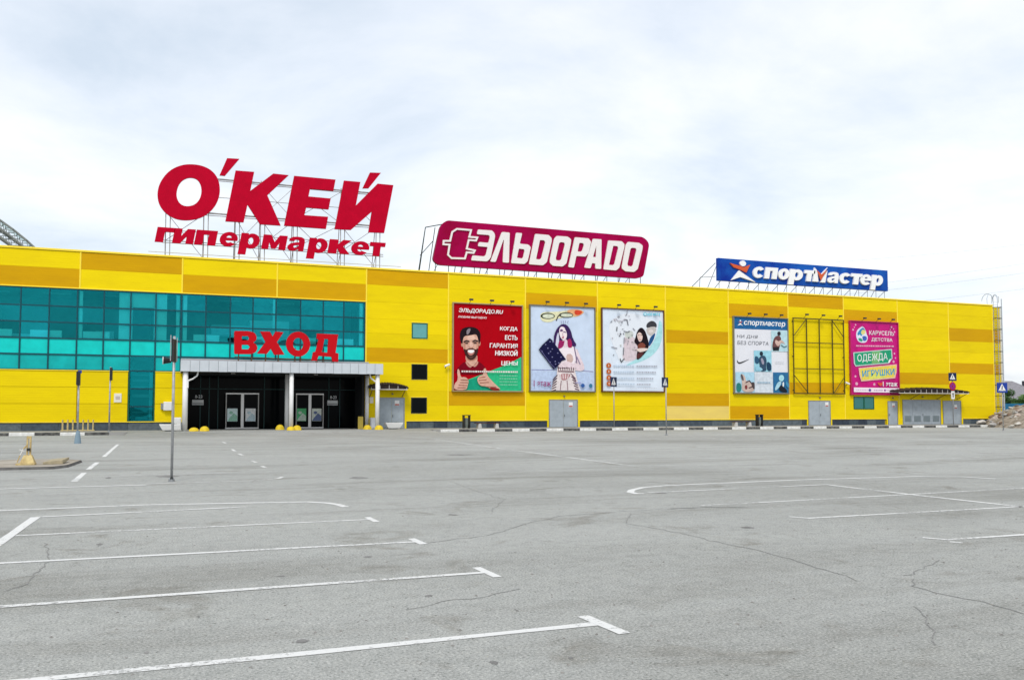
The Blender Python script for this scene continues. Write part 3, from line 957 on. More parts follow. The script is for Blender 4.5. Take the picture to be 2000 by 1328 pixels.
for i in range(n):
    a = .38 + i * (14.78 - .38) / n
    w = (14.78 - .38) / n
    MB().bevel_box(a + .008, a + w - .008, 65.18, 65.235, 4.36 + random.uniform(-.012, .008), 5.14, CANF, .008).build('fascia_panel', cn)
MB().box(.38, .43, 65.24, YW - .06, 4.37, 5.13, CANF).box(14.74, 14.78, 65.24, YW - .06, 4.37, 5.13, CANF).build('side_fascia', cn)
MB().bevel_box(.40, 14.1, 67.2, 68.9, 5.17, 5.38, MATS['canopy_roof_grey'], .03).build('upstand', cn)
for x, y, r in ((.72, 65.5, .18), (8.02, 65.5, .16), (8.08, 68.7, .15), (14.42, 65.5, .16), (14.30, 68.75, .15)):
    q = MB()
    q.tube((x, y, ZP - .05), (x, y, 4.38), r, WHITE, 16)
    q.build('column', cn, True)
for x, s in ((1.3, 1), (14.1, -1)):
    MB().path([(x + .25 * s, 65.6, 4.4), (x + .2 * s, 65.55, 4.1), (x - .1 * s, 65.5, 3.85), (x - .42 * s, 65.42, 3.7), (x - .42 * s, 65.36, 3.2)], .055, WHITE, 8).build('downpipe', cn)
for x in (4.0, 10.0):
    MB().tube((x, 67, 4.3), (x, 67, 4.378), .16, mat('downlight', (.3, .3, .3), .4)).build('downlight', cn)

# ---- little canopy over the side door
def arch_canopy(x0, x1, zb, zt, ydepth, ribs, skew=0.0):
    y0 = YW - ydepth
    n = 28
    dk = mat('brown_corrugated', (.035, .024, .02), .6)
    pts = []
    for i in range(n + 1):
        t = i / n
        z = zb + (zt - zb) * (1 - (2 * t - 1) ** 2)
        pts.append((x0 + (x1 - x0) * t, z))
    vs, fs = [], []
    for i in range(n + 1):
        zz = pts[i][1] + (.07 if i % 2 else 0)
        vs += [(pts[i][0], y0, zz), (pts[i][0], YW - .01, zz + .12), (pts[i][0], y0, zz - .10), (pts[i][0], YW - .01, zz + .02)]
    for i in range(n):
        a, b = 4 * i, 4 * i + 4
        fs += [(a, b, b + 1, a + 1), (a + 2, a + 3, b + 3, b + 2), (a, a + 2, b + 2, b)]
    c = MB().add(vs, fs, dk).build('door_canopy', mall)
    MB().plate([(x0 + .05, zb - .12)] + [(x1 - .05, zb - .12)] + [(a, b - .035) for a, b in reversed(pts[1:-1])], [], y0 + .1, y0 + .13, dk).build('truss_infill', c)
    MB().box(x0 + .1, x1 - .1, y0 + .02, y0 + .08, zb - .2, zb - .13, mat('canopy_beam', (.55, .53, .5), .5)).build('beam', c)
    q = MB()
    for i in range(ribs):
        x = x0 + .15 + (x1 - x0 - .3) * i / (ribs - 1)
        t = (x - x0) / (x1 - x0)
        z = zb + (zt - zb) * (1 - (2 * t - 1) ** 2)
        q.box(x - .02, x + .02, y0 + .03, y0 + .07, zb - .129, z - .01, MATS['canopy_beam'])
    q.build('rib', c)
    for x in ([x0 + .25, x1 - .25] if ribs < 8 else [x0 + 3.0, x0 + 6.6, x1 - .3]):
        MB().tube((x, y0 + .05, zb - .16), (x + skew, YW - .02, zb - .75), .03, mat('brown_steel', (.12, .06, .03), .6)).build('strut', c)
    return c


arch_canopy(14.3, 17.45, 3.45, 3.72, 1.2, 5)
arch_canopy(67.9, 77.6, 3.55, 3.86, 1.4, 14)

# ---- small fittings on the wall
MB().bevel_box(-4.05, -3.55, YW - .05, YW, 2.2, 2.85, mat('cream_plate', (.75, .72, .62), .6), .01).box(-3.95, -3.65, YW - .054, YW - .0505, 2.4, 2.65, mat('plate_print', (.5, .45, .42), .6)).build('wall_notice', mall)
MB().bevel_box(-.72, -.14, YW - .3, YW, 1.62, 2.25, WHITE, .03).box(-.9, -.72, YW - .2, YW - .02, 1.7, 2.15, STEEL).build('meter_box', mall)
MB().bevel_box(14.55, 14.85, YW - .05, YW, 2.2, 2.7, MATS['cream_plate'], .01).build('wall_notice', mall)
for x, z, s in ((20.7, 5.25, 1), (62.7, 4.25, -1)):
    MB().tube((x, YW - .35, z), (x + .42 * s, YW - .25, z + .16), .09, WHITE, 10).tube((x + .15 * s, YW - .3, z + .02), (x + .15 * s, YW, z - .12), .03, DSTEEL).build('security_camera', mall)
MB().tube((69.4, YW - .5, 3.45), (69.9, YW - .02, 3.4), .06, DSTEEL).build('wall_bracket', mall)
# ---- roof edge rail and the glazed vault far left behind the parapet
RAIL = mat('roof_rail_steel', (.45, .44, .42), .5, .3)
MB().tube((-2, 69.6, 13.42), (17.2, 69.6, 13.42), .025, RAIL).build('roof_rail', mall)
v = MB()
VST = mat('vault_steel', (.28, .30, .28), .5, .3)
cxv, czv, rv = -25.05, .9, 20.0
AN = [R(33 + i * 3.8) for i in range(31)]


def vp(rr, t, y):
    return (cxv + rr * math.cos(t), y, czv + rr * math.sin(t))


for y in (82.0, 83.4, 84.8, 86.2):
    for rr in (rv, rv - .55, rv - 1.1):
        v.path([vp(rr, t, y) for t in AN], .07, VST, 5)
    for t, t2 in zip(AN, AN[1:]):
        v.tube(vp(rv, t, y), vp(rv - 1.1, t2, y), .035, VST, 4).tube(vp(rv - 1.1, t, y), vp(rv, t2, y), .03, VST, 4)
for t in AN:
    v.tube(vp(rv, t, 81.5), vp(rv, t, 86.7), .045, VST, 4)
VDK2 = mat('vault_dark_rib', (.03, .04, .035), .6)
v.path([vp(rv - 2.5, t, 82.2) for t in AN], .13, VDK2, 6)
for x in (-13.6, -15.4, -17.2, -19, -20.8):
    v.tube((x, 82.2, 12.8), (x, 82.2, czv + math.sqrt(max(.1, (rv - 2.5) ** 2 - (x - cxv) ** 2))), .07, VDK2, 6)
vr = v.build('vault_frame', mall)
GVA = glass_mat('vault_glass', (.66, .78, .76), .16, (.75, .85, .84))
for t, t2 in zip(AN, AN[1:]):
    a, b = vp(rv - .12, t, 82), vp(rv - .12, t2, 82)
    MB().add([a, (a[0], 86.2, a[2]), (b[0], 86.2, b[2]), b], [(0, 1, 2, 3)], GVA).build('pane', vr)
MB().box(-37, -9.6, 81.6, 86.4, 12.7, 13.4, CONC).build('vault_base', mall)
# ------------------------------------------------------------------ roof signs
def smooth_loop(p, it=1):
    for _ in range(it):
        q = []
        for i in range(len(p)):
            a, b = p[i], p[(i + 1) % len(p)]
            q += [(a[0] * .75 + b[0] * .25, a[1] * .75 + b[1] * .25), (a[0] * .25 + b[0] * .75, a[1] * .25 + b[1] * .75)]
        p = q
    return p


OUT = {  # letter outlines on their sign planes, metres (x along the wall, z up)
    'O': [(0.88, 20.33), (1.64, 20.3), (2.32, 20.03), (2.82, 19.46), (3.0, 18.64), (2.92, 17.86), (2.57, 17.1), (2.0, 16.49), (1.34, 16.13), (0.48, 15.96), (-0.27, 16.05), (-0.93, 16.45), (-1.36, 17.07), (-1.49, 17.82), (-1.35, 18.59), (-0.94, 19.34), (-0.44, 19.85), (0.22, 20.2)],
    'Oi': [(0.85, 19.3), (1.28, 19.24), (1.55, 18.92), (1.66, 18.42), (1.59, 17.84), (1.36, 17.41), (1.03, 17.15), (0.56, 17.04), (0.18, 17.16), (-0.06, 17.49), (-0.14, 17.94), (-0.05, 18.51), (0.19, 18.95), (0.52, 19.2)],
    'ap': [(3.46, 21.06), (4.36, 21.1), (3.32, 19.68), (2.93, 19.68)],
    'K': [(4.1, 20.16), (5.49, 20.19), (5.22, 18.67), (6.93, 20.2), (8.11, 20.19), (6.5, 18.44), (7.55, 16.13), (5.99, 16.11), (5.03, 17.57), (4.76, 16.17), (3.41, 16.14)],
    'E': [(8.54, 20.18), (11.8, 20.19), (11.64, 19.27), (9.79, 19.27), (9.67, 18.63), (11.43, 18.62), (11.27, 17.73), (9.51, 17.73), (9.37, 17.1), (11.24, 17.12), (11.08, 16.14), (7.81, 16.14)],
    'I': [(12.48, 20.18), (13.81, 20.19), (13.46, 18.23), (15.23, 20.19), (16.55, 20.19), (15.81, 16.16), (14.51, 16.12), (14.77, 17.83), (13.09, 16.21), (11.77, 16.17)],
    'br': [(14.6, 21.05), (15.5, 21.11), (14.5, 19.75), (14.0, 19.7)],
    'plug': [(20.82, 15.81), (21.39, 15.85), (21.57, 16.62), (21.98, 16.91), (23.24, 16.9), (23.08, 16.31), (23.8, 16.31), (23.69, 16.04), (23.03, 16.04), (22.86, 15.29), (23.58, 15.18), (23.47, 14.97), (22.86, 14.98), (22.7, 14.44), (21.51, 14.4), (21.21, 14.66), (21.34, 15.53), (20.8, 15.52)],
    'e': [(23.85, 17.0), (25.13, 17.01), (25.35, 16.79), (25.41, 16.53), (25.02, 14.7), (24.8, 14.4), (24.63, 14.32), (23.25, 14.32), (23.36, 14.75), (24.41, 14.73), (24.57, 14.88), (24.74, 15.56), (23.85, 15.57), (23.94, 15.93), (24.8, 15.92), (24.94, 16.44), (24.85, 16.6), (23.76, 16.59)],
    'l': [(26.03, 16.95), (26.75, 16.95), (26.68, 14.32), (26.11, 14.33), (26.22, 16.27), (26.16, 16.26), (25.47, 14.32), (24.97, 14.32)],
    'soft': [(27.34, 16.99), (27.91, 16.98), (27.68, 16.05), (28.49, 16.03), (28.72, 15.8), (28.43, 14.59), (28.14, 14.31), (26.88, 14.31)],
    'softi': [(27.6, 15.62), (28.08, 15.59), (28.14, 15.49), (28.0, 14.89), (27.89, 14.77), (27.42, 14.8)],
    'd1': [(29.13, 17.02), (30.42, 17.01), (30.71, 16.75), (30.71, 16.48), (30.24, 14.6), (29.88, 14.3), (28.54, 14.31)],
    'd1i': [(29.59, 16.51), (30.0, 16.51), (30.1, 16.33), (29.71, 14.89), (29.53, 14.79), (29.21, 14.8)],
    'o1': [(31.19, 16.99), (32.26, 17.0), (32.6, 16.78), (32.56, 16.39), (32.13, 14.61), (31.77, 14.31), (30.82, 14.31), (30.53, 14.56), (30.53, 14.83), (30.95, 16.72)],
    'o1i': [(31.54, 16.46), (31.9, 16.46), (31.99, 16.3), (31.63, 14.94), (31.48, 14.82), (31.16, 14.82), (31.09, 14.98), (31.42, 16.34)],
    'p': [(32.96, 17.0), (34.32, 16.99), (34.56, 16.7), (34.31, 15.68), (34.01, 15.33), (33.1, 15.33), (32.85, 14.26), (32.31, 14.29)],
    'pi': [(33.4, 16.53), (33.77, 16.53), (33.86, 16.37), (33.68, 15.84), (33.52, 15.74), (33.22, 15.74)],
    'a': [(34.75, 16.99), (35.61, 17.0), (35.56, 14.31), (34.98, 14.31), (34.98, 14.78), (34.65, 14.79), (34.49, 14.31), (33.88, 14.33)],
    'ai': [(35.08, 16.4), (35.05, 15.34), (34.74, 15.35)],
    'd2': [(36.29, 16.95), (37.67, 16.97), (37.95, 16.71), (37.92, 16.43), (37.4, 14.54), (37.09, 14.27), (35.78, 14.29)],
    'd2i': [(36.79, 16.5), (37.23, 16.49), (37.31, 16.33), (36.9, 14.84), (36.75, 14.72), (36.34, 14.73)],
    'o2': [(38.3, 16.96), (39.45, 16.95), (39.83, 16.73), (39.8, 16.38), (39.3, 14.54), (38.92, 14.23), (38.03, 14.24), (37.65, 14.49), (37.68, 14.78), (38.07, 16.66)],
    'o2i': [(38.68, 16.44), (39.09, 16.45), (39.19, 16.29), (38.79, 14.84), (38.64, 14.72), (38.29, 14.75), (38.22, 14.9), (38.55, 16.32)],
    'board': [(21.06, 17.6), (39.97, 17.56), (40.61, 17.01), (39.94, 13.89), (39.36, 13.69), (20.38, 13.78), (19.9, 14.16), (20.53, 17.06)],
    'or': [(49.3, 15.69), (50.27, 15.51), (50.85, 15.38), (51.62, 15.67), (51.15, 14.88), (50.38, 15.14), (49.71, 15.31)],
    'wh': [(50.32, 15.04), (52.21, 14.0), (50.47, 14.41), (49.41, 14.05)],
    'v2': [(59.55, 15.58), (60.12, 15.18), (60.79, 15.71), (59.99, 14.58)],
    'mleft': [(59.38, 15.87), (59.65, 14.46), (59.07, 14.46)],
    'mright': [(60.82, 15.56), (60.55, 14.41), (60.01, 14.43)],
    'B': [(3.94, 7.34), (5.0, 7.36), (5.38, 7.23), (5.52, 6.94), (5.46, 6.68), (5.25, 6.54), (5.5, 6.39), (5.58, 6.16), (5.49, 5.87), (5.17, 5.7), (3.97, 5.67)],
    'Bi1': [(4.47, 6.99), (4.9, 7.0), (4.99, 6.86), (4.9, 6.68), (4.48, 6.67)],
    'Bi2': [(4.48, 6.36), (4.92, 6.37), (5.04, 6.22), (4.93, 6.04), (4.49, 6.03)],
    'X': [(5.75, 7.36), (6.42, 7.38), (6.63, 7.02), (6.83, 7.39), (7.4, 7.36), (6.94, 6.62), (7.49, 5.72), (6.76, 5.69), (6.52, 6.12), (6.24, 5.74), (5.54, 5.75), (6.13, 6.6)],
    'Dd': [(9.82, 7.34), (11.4, 7.32), (11.22, 5.94), (11.44, 5.89), (11.42, 5.26), (10.99, 5.28), (10.92, 5.63), (9.96, 5.68), (9.84, 5.31), (9.45, 5.32), (9.56, 5.94), (9.74, 5.99), (9.95, 6.93), (9.82, 6.94)],
    'Di': [(10.38, 6.96), (10.68, 6.95), (10.62, 5.93), (10.2, 5.96)],
}

FRM = mat('sign_frame_steel', (.42, .41, .39), .5, .3, var=.3, vscale=4)
s1 = thing('roof_letter_sign', (7, 69.9, 13.1), 'giant crimson letters in two rows on an open steel frame on the roof', 'sign')
for nm, hl in (('O', ['Oi']), ('ap', []), ('K', []), ('E', []), ('I', []), ('br', [])):
    ol = smooth_loop(OUT[nm], 2) if nm == 'O' else OUT[nm]
    MB().plate(ol, [smooth_loop(OUT[h], 2) for h in hl], 69.75, 69.95, RED, REDS).build('accent' if nm in ('ap', 'br') else 'letter', s1)
for ch, x0, x1 in GIP:
    z0 = 13.66 if ch == 'р' else 14.2
    mb = MB()
    bold_letter(mb, ch, x0 - .04, x1 + .04, z0, 15.33, 69.72, 69.87, RED, REDS, .17)
    mb.build('letter', s1)
fb = MB()
for x in (-.85, 1.86, 4.16, 6.05, 8.55, 12.3, 15.2):
    hi = 19.6 if 4 < x < 13 else 18.5
    for dx in (0, .32):
        fb.tube((x + dx, 70.05, 13.0), (x + dx, 70.05, hi), .035, FRM, 6)
    fb.tube((x, 71.8, 13.0), (x, 70.08, hi - .6), .03, FRM, 6)
    fb.tube((x, 71.8, 13.0), (x, 70.1, 14.3), .025, FRM, 6)
for z, xa, xb, r in ((19.42, 2.5, 15.3, .06), (19.28, 2.5, 15.3, .03), (18.0, 1.6, 15.3, .025), (16.72, -.9, 15.6, .06), (16.55, -.9, 15.6, .03), (15.2, -1.1, 15.8, .025), (14.4, -1.1, 15.8, .03), (14.24, -1.1, 15.8, .03)):
    fb.tube((xa, 70.02, z), (xb, 70.02, z), r, FRM, 6)
for a, b in ((-.85, 1.86), (4.16, 6.05), (6.05, 8.55), (8.55, 12.3), (12.3, 15.2)):
    fb.tube((a, 70.06, 16.6), (b, 70.06, 13.2), .025, FRM, 5).tube((b, 70.06, 16.6), (a, 70.06, 14.4), .025, FRM, 5)
    if a > 4:
        fb.tube((a, 70.06, 19.3), (b, 70.06, 16.7), .022, FRM, 5).tube((b, 70.06, 19.3), (a, 70.06, 16.7), .022, FRM, 5)
fb.box(-2.2, 17.0, 69.95, 70.1, 13.13, 13.22, FRM)
fb.build('support_frame', s1)

CRIM = mat('crimson_board', (.36, .0, .065), .5, spec=.06, var=.22, vscale=.5, rgb2=(.27, .0, .035))
LETW = mat('ivory_letter', (.80, .76, .74), .5)
s2 = thing('roof_board_sign', (30, 69.9, 13.1), 'long slanted crimson roof board with ivory letters and a plug emblem', 'sign')
MB().plate(smooth_loop(rounded(OUT['board'], .5, 3), 1), [], 69.6, 69.95, CRIM, mat('crimson_board_edge', (.20, 0, .03), .5)).build('board', s2)
for nm, hl in (('e', []), ('l', []), ('soft', ['softi']), ('d1', ['d1i']), ('o1', ['o1i']), ('p', ['pi']), ('a', ['ai']), ('d2', ['d2i']), ('o2', ['o2i'])):
    MB().plate(rounded(OUT[nm], .09, 2), [rounded(OUT[h], .07, 2) for h in hl], 69.5, 69.598, LETW).build('letter', s2)
ou, inn = stroke(OUT['plug'], .15, True)
MB().plate(ou, [inn], 69.5, 69.598, LETW).build('plug_emblem', s2)
DKF = mat('dark_green_steel', (.045, .06, .05), .55, .3)
fb = MB().box(20.0, 40.3, 69.8, 69.95, 13.14, 13.26, DKF)
x = 20.2
k = 0
while x < 40.2:
    fb.tube((x, 69.85, 13.2), (x, 69.85, 14.2), .03, DKF, 6)
    if k % 2 == 0:
        fb.tube((x + .1, 71.6, 13.0), (x + .5, 69.98, 14.4), .025, DKF, 5).tube((x, 72.2, 13.0), (x, 70.0, 17.0), .035, DKF, 5)
    x += 1.15
    k += 1
fb.path([(19.1, 71.4, 13.0), (19.7, 71.2, 17.2), (20.8, 70.0, 17.3)], .04, DKF).tube((19.3, 71.4, 14.8), (20.0, 69.97, 15.8), .03, DKF).tube((19.7, 71.2, 17.2), (19.4, 72.3, 13.0), .035, DKF)
fb.build('support_frame', s2)

BLUE = mat('royal_blue_board', (.012, .10, .42), .5, spec=.06, var=.25, vscale=.4, rgb2=(.006, .03, .28))
LWH = mat('white_letter', (.86, .86, .86), .45)
ORG = mat('orange_red_emblem', (.62, .10, .03), .45)
s3 = thing('roof_board_sign', (58, 69.9, 13.1), 'blue roof board with white letters and an orange runner emblem', 'sign')
MB().box(48.05, 68.84, 69.6, 69.95, 13.98, 16.13, BLUE).build('board', s3)
for ch, x0, x1 in SPO:
    z0 = 13.99 if ch == 'р' else 14.43
    mb = MB()
    bold_letter(mb, ch, x0 - .03, x1 + .03, z0, 15.54, 69.42, 69.598, LWH, LWH, .2)
    mb.build('letter', s3)
mb = MB()
mb.plate([(59.30, 15.85), (59.62, 15.55), (59.75, 14.44), (59.05, 14.44)], [], 69.42, 69.598, LWH)
mb.plate([(60.90, 15.60), (60.60, 14.41), (59.98, 14.41), (60.3, 14.95)], [], 69.43, 69.598, LWH)
mb.plate([(60.95, 15.95), (60.55, 15.62), (60.1, 15.22), (60.2, 15.1)], [], 69.43, 69.598, LWH)
mb.build('letter', s3)
MB().plate(OUT['v2'], [], 69.36, 69.415, ORG).build('letter_accent', s3)
MB().plate(ellipse(50.78, 15.74, .35, .27), [], 69.45, 69.598, LWH).plate(OUT['wh'], [], 69.45, 69.598, LWH).plate(OUT['or'], [], 69.45, 69.598, ORG).build('runner_emblem', s3)
fb = MB()
for i in range(19):
    x = 48.3 + i * 20.3 / 18
    fb.tube((x, 69.85, 13.0), (x, 69.85, 14.1), .03, STEEL, 6)
    if i % 2 == 0:
        fb.tube((x + .2, 71.7, 13.0), (x + .65, 69.97, 14.4), .03, STEEL, 5).tube((x, 72.2, 13.0), (x, 70.0, 15.8), .03, STEEL, 5)
fb.tube((45.9, 71.8, 13.0), (48.0, 70.0, 15.7), .04, STEEL).tube((46.8, 71.0, 13.0), (46.95, 71.0, 14.4), .03, STEEL).tube((46.9, 71.0, 14.4), (48.0, 70.0, 14.4), .03, STEEL)
fb.box(48.0, 68.6, 69.8, 69.9, 13.13, 13.2, STEEL)
fb.build('support_frame', s3)

VR = mat('signal_red_letter', (.52, .006, .012), .45, spec=.06)
s4 = thing('entrance_letter_sign', (7.6, 65.6, 5.16), 'red ВХОД letters standing on the grey entrance canopy', 'sign')
VOC = (8.47, 6.515)
for ol, hl in ((rounded(OUT['B'], .12, 3), [OUT['Bi1'], OUT['Bi2']]), (OUT['X'], []), (ellipse(*VOC, .87, .92, 32), [ellipse(*VOC, .385, .47, 24)]), (OUT['Dd'], [OUT['Di']])):
    MB().plate(ol, hl, 65.5, 65.72, VR, mat('signal_red_side', (.40, .004, .01), .5)).build('letter', s4)
fb = MB().tube((4.0, 65.85, 5.5), (11.4, 65.85, 5.36), .03, mat('rusty_frame', (.17, .11, .06), .8)).tube((4.0, 66.4, 5.2), (11.4, 66.4, 5.2), .03, MATS['rusty_frame'])
for x in (4.3, 5.2, 6.2, 7.1, 8.3, 8.7, 9.9, 10.4, 11.1):
    fb.tube((x, 65.8, 5.15), (x, 65.8, 5.9), .03, MATS['rusty_frame'], 6).tube((x, 66.5, 5.16), (x, 65.8, 6.3), .025, MATS['rusty_frame'], 5)
fb.build('support_frame', s4)

# ------------------------------------------------------------------ wall posters
PFR = mat('poster_frame_steel', (.20, .18, .13), .6, .3)


def col(r, g, b, rough=.45):
    return mat('print_%03d_%03d_%03d' % (r * 255, g * 255, b * 255), (r, g, b), rough + .15, spec=.08, var=.0 if min(r, g, b) > .7 else .2, vscale=3.5)


class Print:
    """Flat print of one poster: shapes traced in its own sheet coordinates (px of the trace), layered front to back."""

    def __init__(self, quad, x0, x1, z0, z1, y):
        self.q, self.b, self.y, self.k, self.mb, self.t = quad, (x0, x1, z0, z1), y, 0, MB(), []

    def p(self, px, py):
        (ax, ay), (bx, by), (cx, cy), (dx, dy) = self.q          # TL TR BR BL
        u = (px - ax) / (bx - ax)
        t, b = ay + (by - ay) * u, dy + (cy - dy) * u
        v = (py - t) / (b - t)
        u, v = max(0, min(1, u)), max(0, min(1, v))
        x0, x1, z0, z1 = self.b
        return (x0 + u * (x1 - x0), z1 - v * (z1 - z0))

    def layer(self):
        self.k += 1
        return self.y - .004 * self.k

    def poly(self, pts, m, y=None):
        self.mb.flat([self.p(*a) for a in pts], self.layer() if y is None else y, m)

    def blob(self, pts, m, it=2, y=None):
        self.mb.flat(smooth_loop([self.p(*a) for a in pts], it), self.layer() if y is None else y, m)

    def ell(self, cx, cy, rx, ry, m, rot=0, y=None):
        self.blob([(cx + rx * math.cos(t) * math.cos(rot) - ry * math.sin(t) * math.sin(rot), cy + rx * math.cos(t) * math.sin(rot) + ry * math.sin(t) * math.cos(rot)) for t in [2 * math.pi * i / 18 for i in range(18)]], m, 1, y)

    def rect(self, x0, y0, x1, y1, m, y=None):
        self.poly([(x0, y0), (x1, y0), (x1, y1), (x0, y1)], m, y)

    def line(self, pts, w, m, y=None):
        ol = stroke(pts, w)
        self.poly(ol, m, y)

    def text(self, s, x0, y0, x1, y1, m, bold=.03, shear=0, rot=0):
        a, b = self.p(x0, y0), self.p(x1, y1)
        q = MB()
        text_into(q, s, a[0], b[0], b[1], a[1], self.layer(), m, bold, shear, 0, rot)
        self.t.append(q)

    def words(self, x0, x1, y, h, m, yy=None):
        """A line of print too small to read: short bars of uneven length."""
        yy = self.layer() if yy is None else yy
        x = x0
        while x < x1 - 8:
            w = min(random.uniform(14, 34), x1 - x)
            self.rect(x, y, x + w, y + h, m, yy)
            x += w + 7


def poster(x0, x1, z0, z1, label, frame_mat=None, quad=None, lamps=(.22, .52, .82)):
    t = thing('wall_poster', ((x0 + x1) / 2, YW - .1, z0), label, 'poster', 'posters on the yellow facade')
    f = .1
    fb = MB()
    fm = frame_mat or PFR
    for a in ((x0 - f, x1 + f, z1, z1 + f), (x0 - f, x1 + f, z0 - f, z0), (x0 - f, x0, z0 + .001, z1 - .001), (x1, x1 + f, z0 + .001, z1 - .001)):
        fb.bevel_box(a[0], a[1], YW - .27, YW - .05, a[2], a[3], fm, .02)
    fb.build('frame', t)
    for u in lamps:
        x = x0 + (x1 - x0) * u
        MB().tube((x, YW - .3, z1 + .05), (x, YW - .75, z1 + .32), .02, DSTEEL, 5).box(x - .16, x + .16, YW - .85, YW - .68, z1 + .24, z1 + .38, DSTEEL).build('floodlight', t)
    for zc in (z0 - .06, (z0 + z1) / 2):
        for x in (x0 - .08, x1 + .08):
            MB().box(x - .03, x + .03, YW - .05, YW - .004, zc - .05, zc + .05, DSTEEL).build('bracket', t)
    return t, Print(quad, x0, x1, z0, z1, YW - .16)


def finish(t, pr, bgm):
    x0, x1, z0, z1 = pr.b
    MB().box(x0, x1, YW - .155, YW - .06, z0, z1, bgm).build('sheet', t)
    pr.mb.build('print', t)
    for q in pr.t:
        q.build('lettering', t)


SK, SK2, WT = col(.72, .42, .32), col(.58, .28, .20), col(.86, .86, .86)
# 1: the red one with the bearded man
t, P = poster(21.5, 27.6, 3.28, 10.5, 'red poster of a smiling bearded man giving thumbs up, beside the stairwell windows', mat('tan_frame', (.36, .27, .15), .7), [(42, 80), (950, 122), (945, 1240), (38, 1245)])
DKR, GRN = mat('poster_red', (.42, .0, .006), .6, spec=.06, var=.1, vscale=.8), col(.03, .52, .24)
HAIR, BROW, LIP = col(.014, .008, .012), col(.05, .02, .018), col(.50, .20, .17)
P.poly([(945, 790), (880, 825), (700, 910), (500, 990), (230, 1100), (180, 1240), (945, 1240)], GRN)
P.poly([(230, 1110), (420, 1050), (560, 1130), (640, 1235), (200, 1235)], col(.01, .34, .20))
P.blob([(45, 1030), (100, 935), (195, 850), (240, 900), (290, 930), (350, 840), (440, 905), (490, 1000), (480, 1030)], col(.20, .0, .010), 1)
P.blob([(198, 760), (350, 760), (356, 840), (330, 880), (290, 930), (240, 890), (200, 845)], SK, 1)
P.blob([(205, 800), (350, 790), (345, 830), (275, 860), (210, 840)], SK2, 1)
P.blob([(205, 850), (240, 900), (285, 925), (250, 945), (195, 880)], col(.62, .30, .24), 1)
P.blob([(345, 845), (335, 885), (292, 925), (330, 930), (372, 870)], col(.62, .30, .24), 1)
P.ell(152, 628, 14, 34, SK2)
P.ell(378, 615, 14, 34, SK2)
P.blob([(150, 640), (122, 560), (125, 460), (165, 410), (250, 392), (340, 408), (392, 470), (392, 560), (376, 640), (350, 560), (200, 540)], HAIR, 1)
P.blob([(158, 600), (168, 540), (190, 515), (260, 508), (330, 492), (352, 525), (366, 590), (366, 660), (352, 730), (325, 790), (285, 822), (245, 818), (205, 775), (178, 715), (160, 655)], SK, 1)
P.blob([(160, 600), (185, 560), (195, 640), (205, 720), (200, 760), (175, 700)], SK2, 1)
P.blob([(345, 560), (366, 600), (360, 690), (335, 770), (335, 680)], SK2, 1)
P.blob([(215, 520), (300, 508), (335, 545), (300, 570), (225, 570)], col(.82, .54, .43), 1)
P.blob([(166, 680), (200, 705), (232, 685), (265, 678), (300, 684), (330, 700), (362, 672), (352, 760), (305, 832), (245, 836), (195, 778)], BROW, 1)
P.blob([(214, 706), (265, 694), (318, 702), (308, 755), (265, 782), (228, 760)], LIP, 1)
P.blob([(220, 708), (265, 702), (314, 706), (300, 738), (264, 748), (234, 738)], WT, 1)
P.blob([(228, 780), (265, 790), (302, 778), (290, 812), (265, 822), (242, 812)], col(.10, .045, .035), 1)
P.line([(170, 598), (205, 580), (246, 592)], 17, HAIR)
P.line([(284, 592), (322, 575), (358, 588)], 17, HAIR)
P.ell(208, 612, 24, 10, col(.16, .07, .05))
P.ell(320, 608, 24, 10, col(.16, .07, .05))
P.ell(210, 612, 9, 8, HAIR)
P.ell(319, 608, 9, 8, HAIR)
P.blob([(250, 600), (265, 595), (278, 600), (296, 660), (268, 676), (240, 662)], col(.80, .50, .40), 1)
P.blob([(240, 655), (268, 672), (296, 655), (285, 682), (252, 684)], SK2, 1)
P.blob([(205, 440), (245, 412), (262, 430), (230, 500), (205, 500)], col(.26, .22, .25), 1)
P.blob([(82, 970), (112, 958), (132, 1075), (185, 1060), (238, 1105), (222, 1180), (205, 1238), (38, 1238), (50, 1160), (98, 1105)], SK, 1)
P.blob([(425, 955), (462, 942), (472, 1035), (540, 1110), (590, 1160), (670, 1232), (560, 1238), (470, 1185), (380, 1180), (340, 1100), (372, 1050), (430, 1030)], SK, 1)
yy = P.layer()
for a in ([(128, 1105), (225, 1108)], [(118, 1140), (224, 1142)], [(105, 1175), (214, 1178)], [(90, 1210), (205, 1208)], [(372, 1075), (455, 1062)], [(365, 1108), (470, 1098)], [(378, 1142), (500, 1132)], [(470, 1190), (600, 1195)]):
    P.line(a, 12, col(.34, .13, .09), yy)
P.blob([(500, 1195), (620, 1205), (660, 1236), (540, 1238)], col(.26, .02, .02), 1)
P.text('ЭЛЬДОРАДО.RU', 100, 145, 690, 232, WT, .04, .18)
P.text('ЛЮБИМ ВЫГОДНО', 92, 248, 470, 292, WT, .03, .12)
for s, a, y in (('КОГДА', 645, 378), ('ЕСТЬ', 712, 492), ('ГАРАНТИЯ', 508, 600), ('НИЗКОЙ', 580, 700), ('ЦЕНЫ', 662, 836)):
    P.text(s, a, y + (12 if s != 'НИЗКОЙ' else -6), 886, y + 78, WT, .04, .06)
P.words(140, 885, 980, 22, col(.75, .70, .68))
for y in (1035, 1075, 1115, 1155):
    P.words(640, 880, y, 12, col(.25, .62, .42))
finish(t, P, DKR)

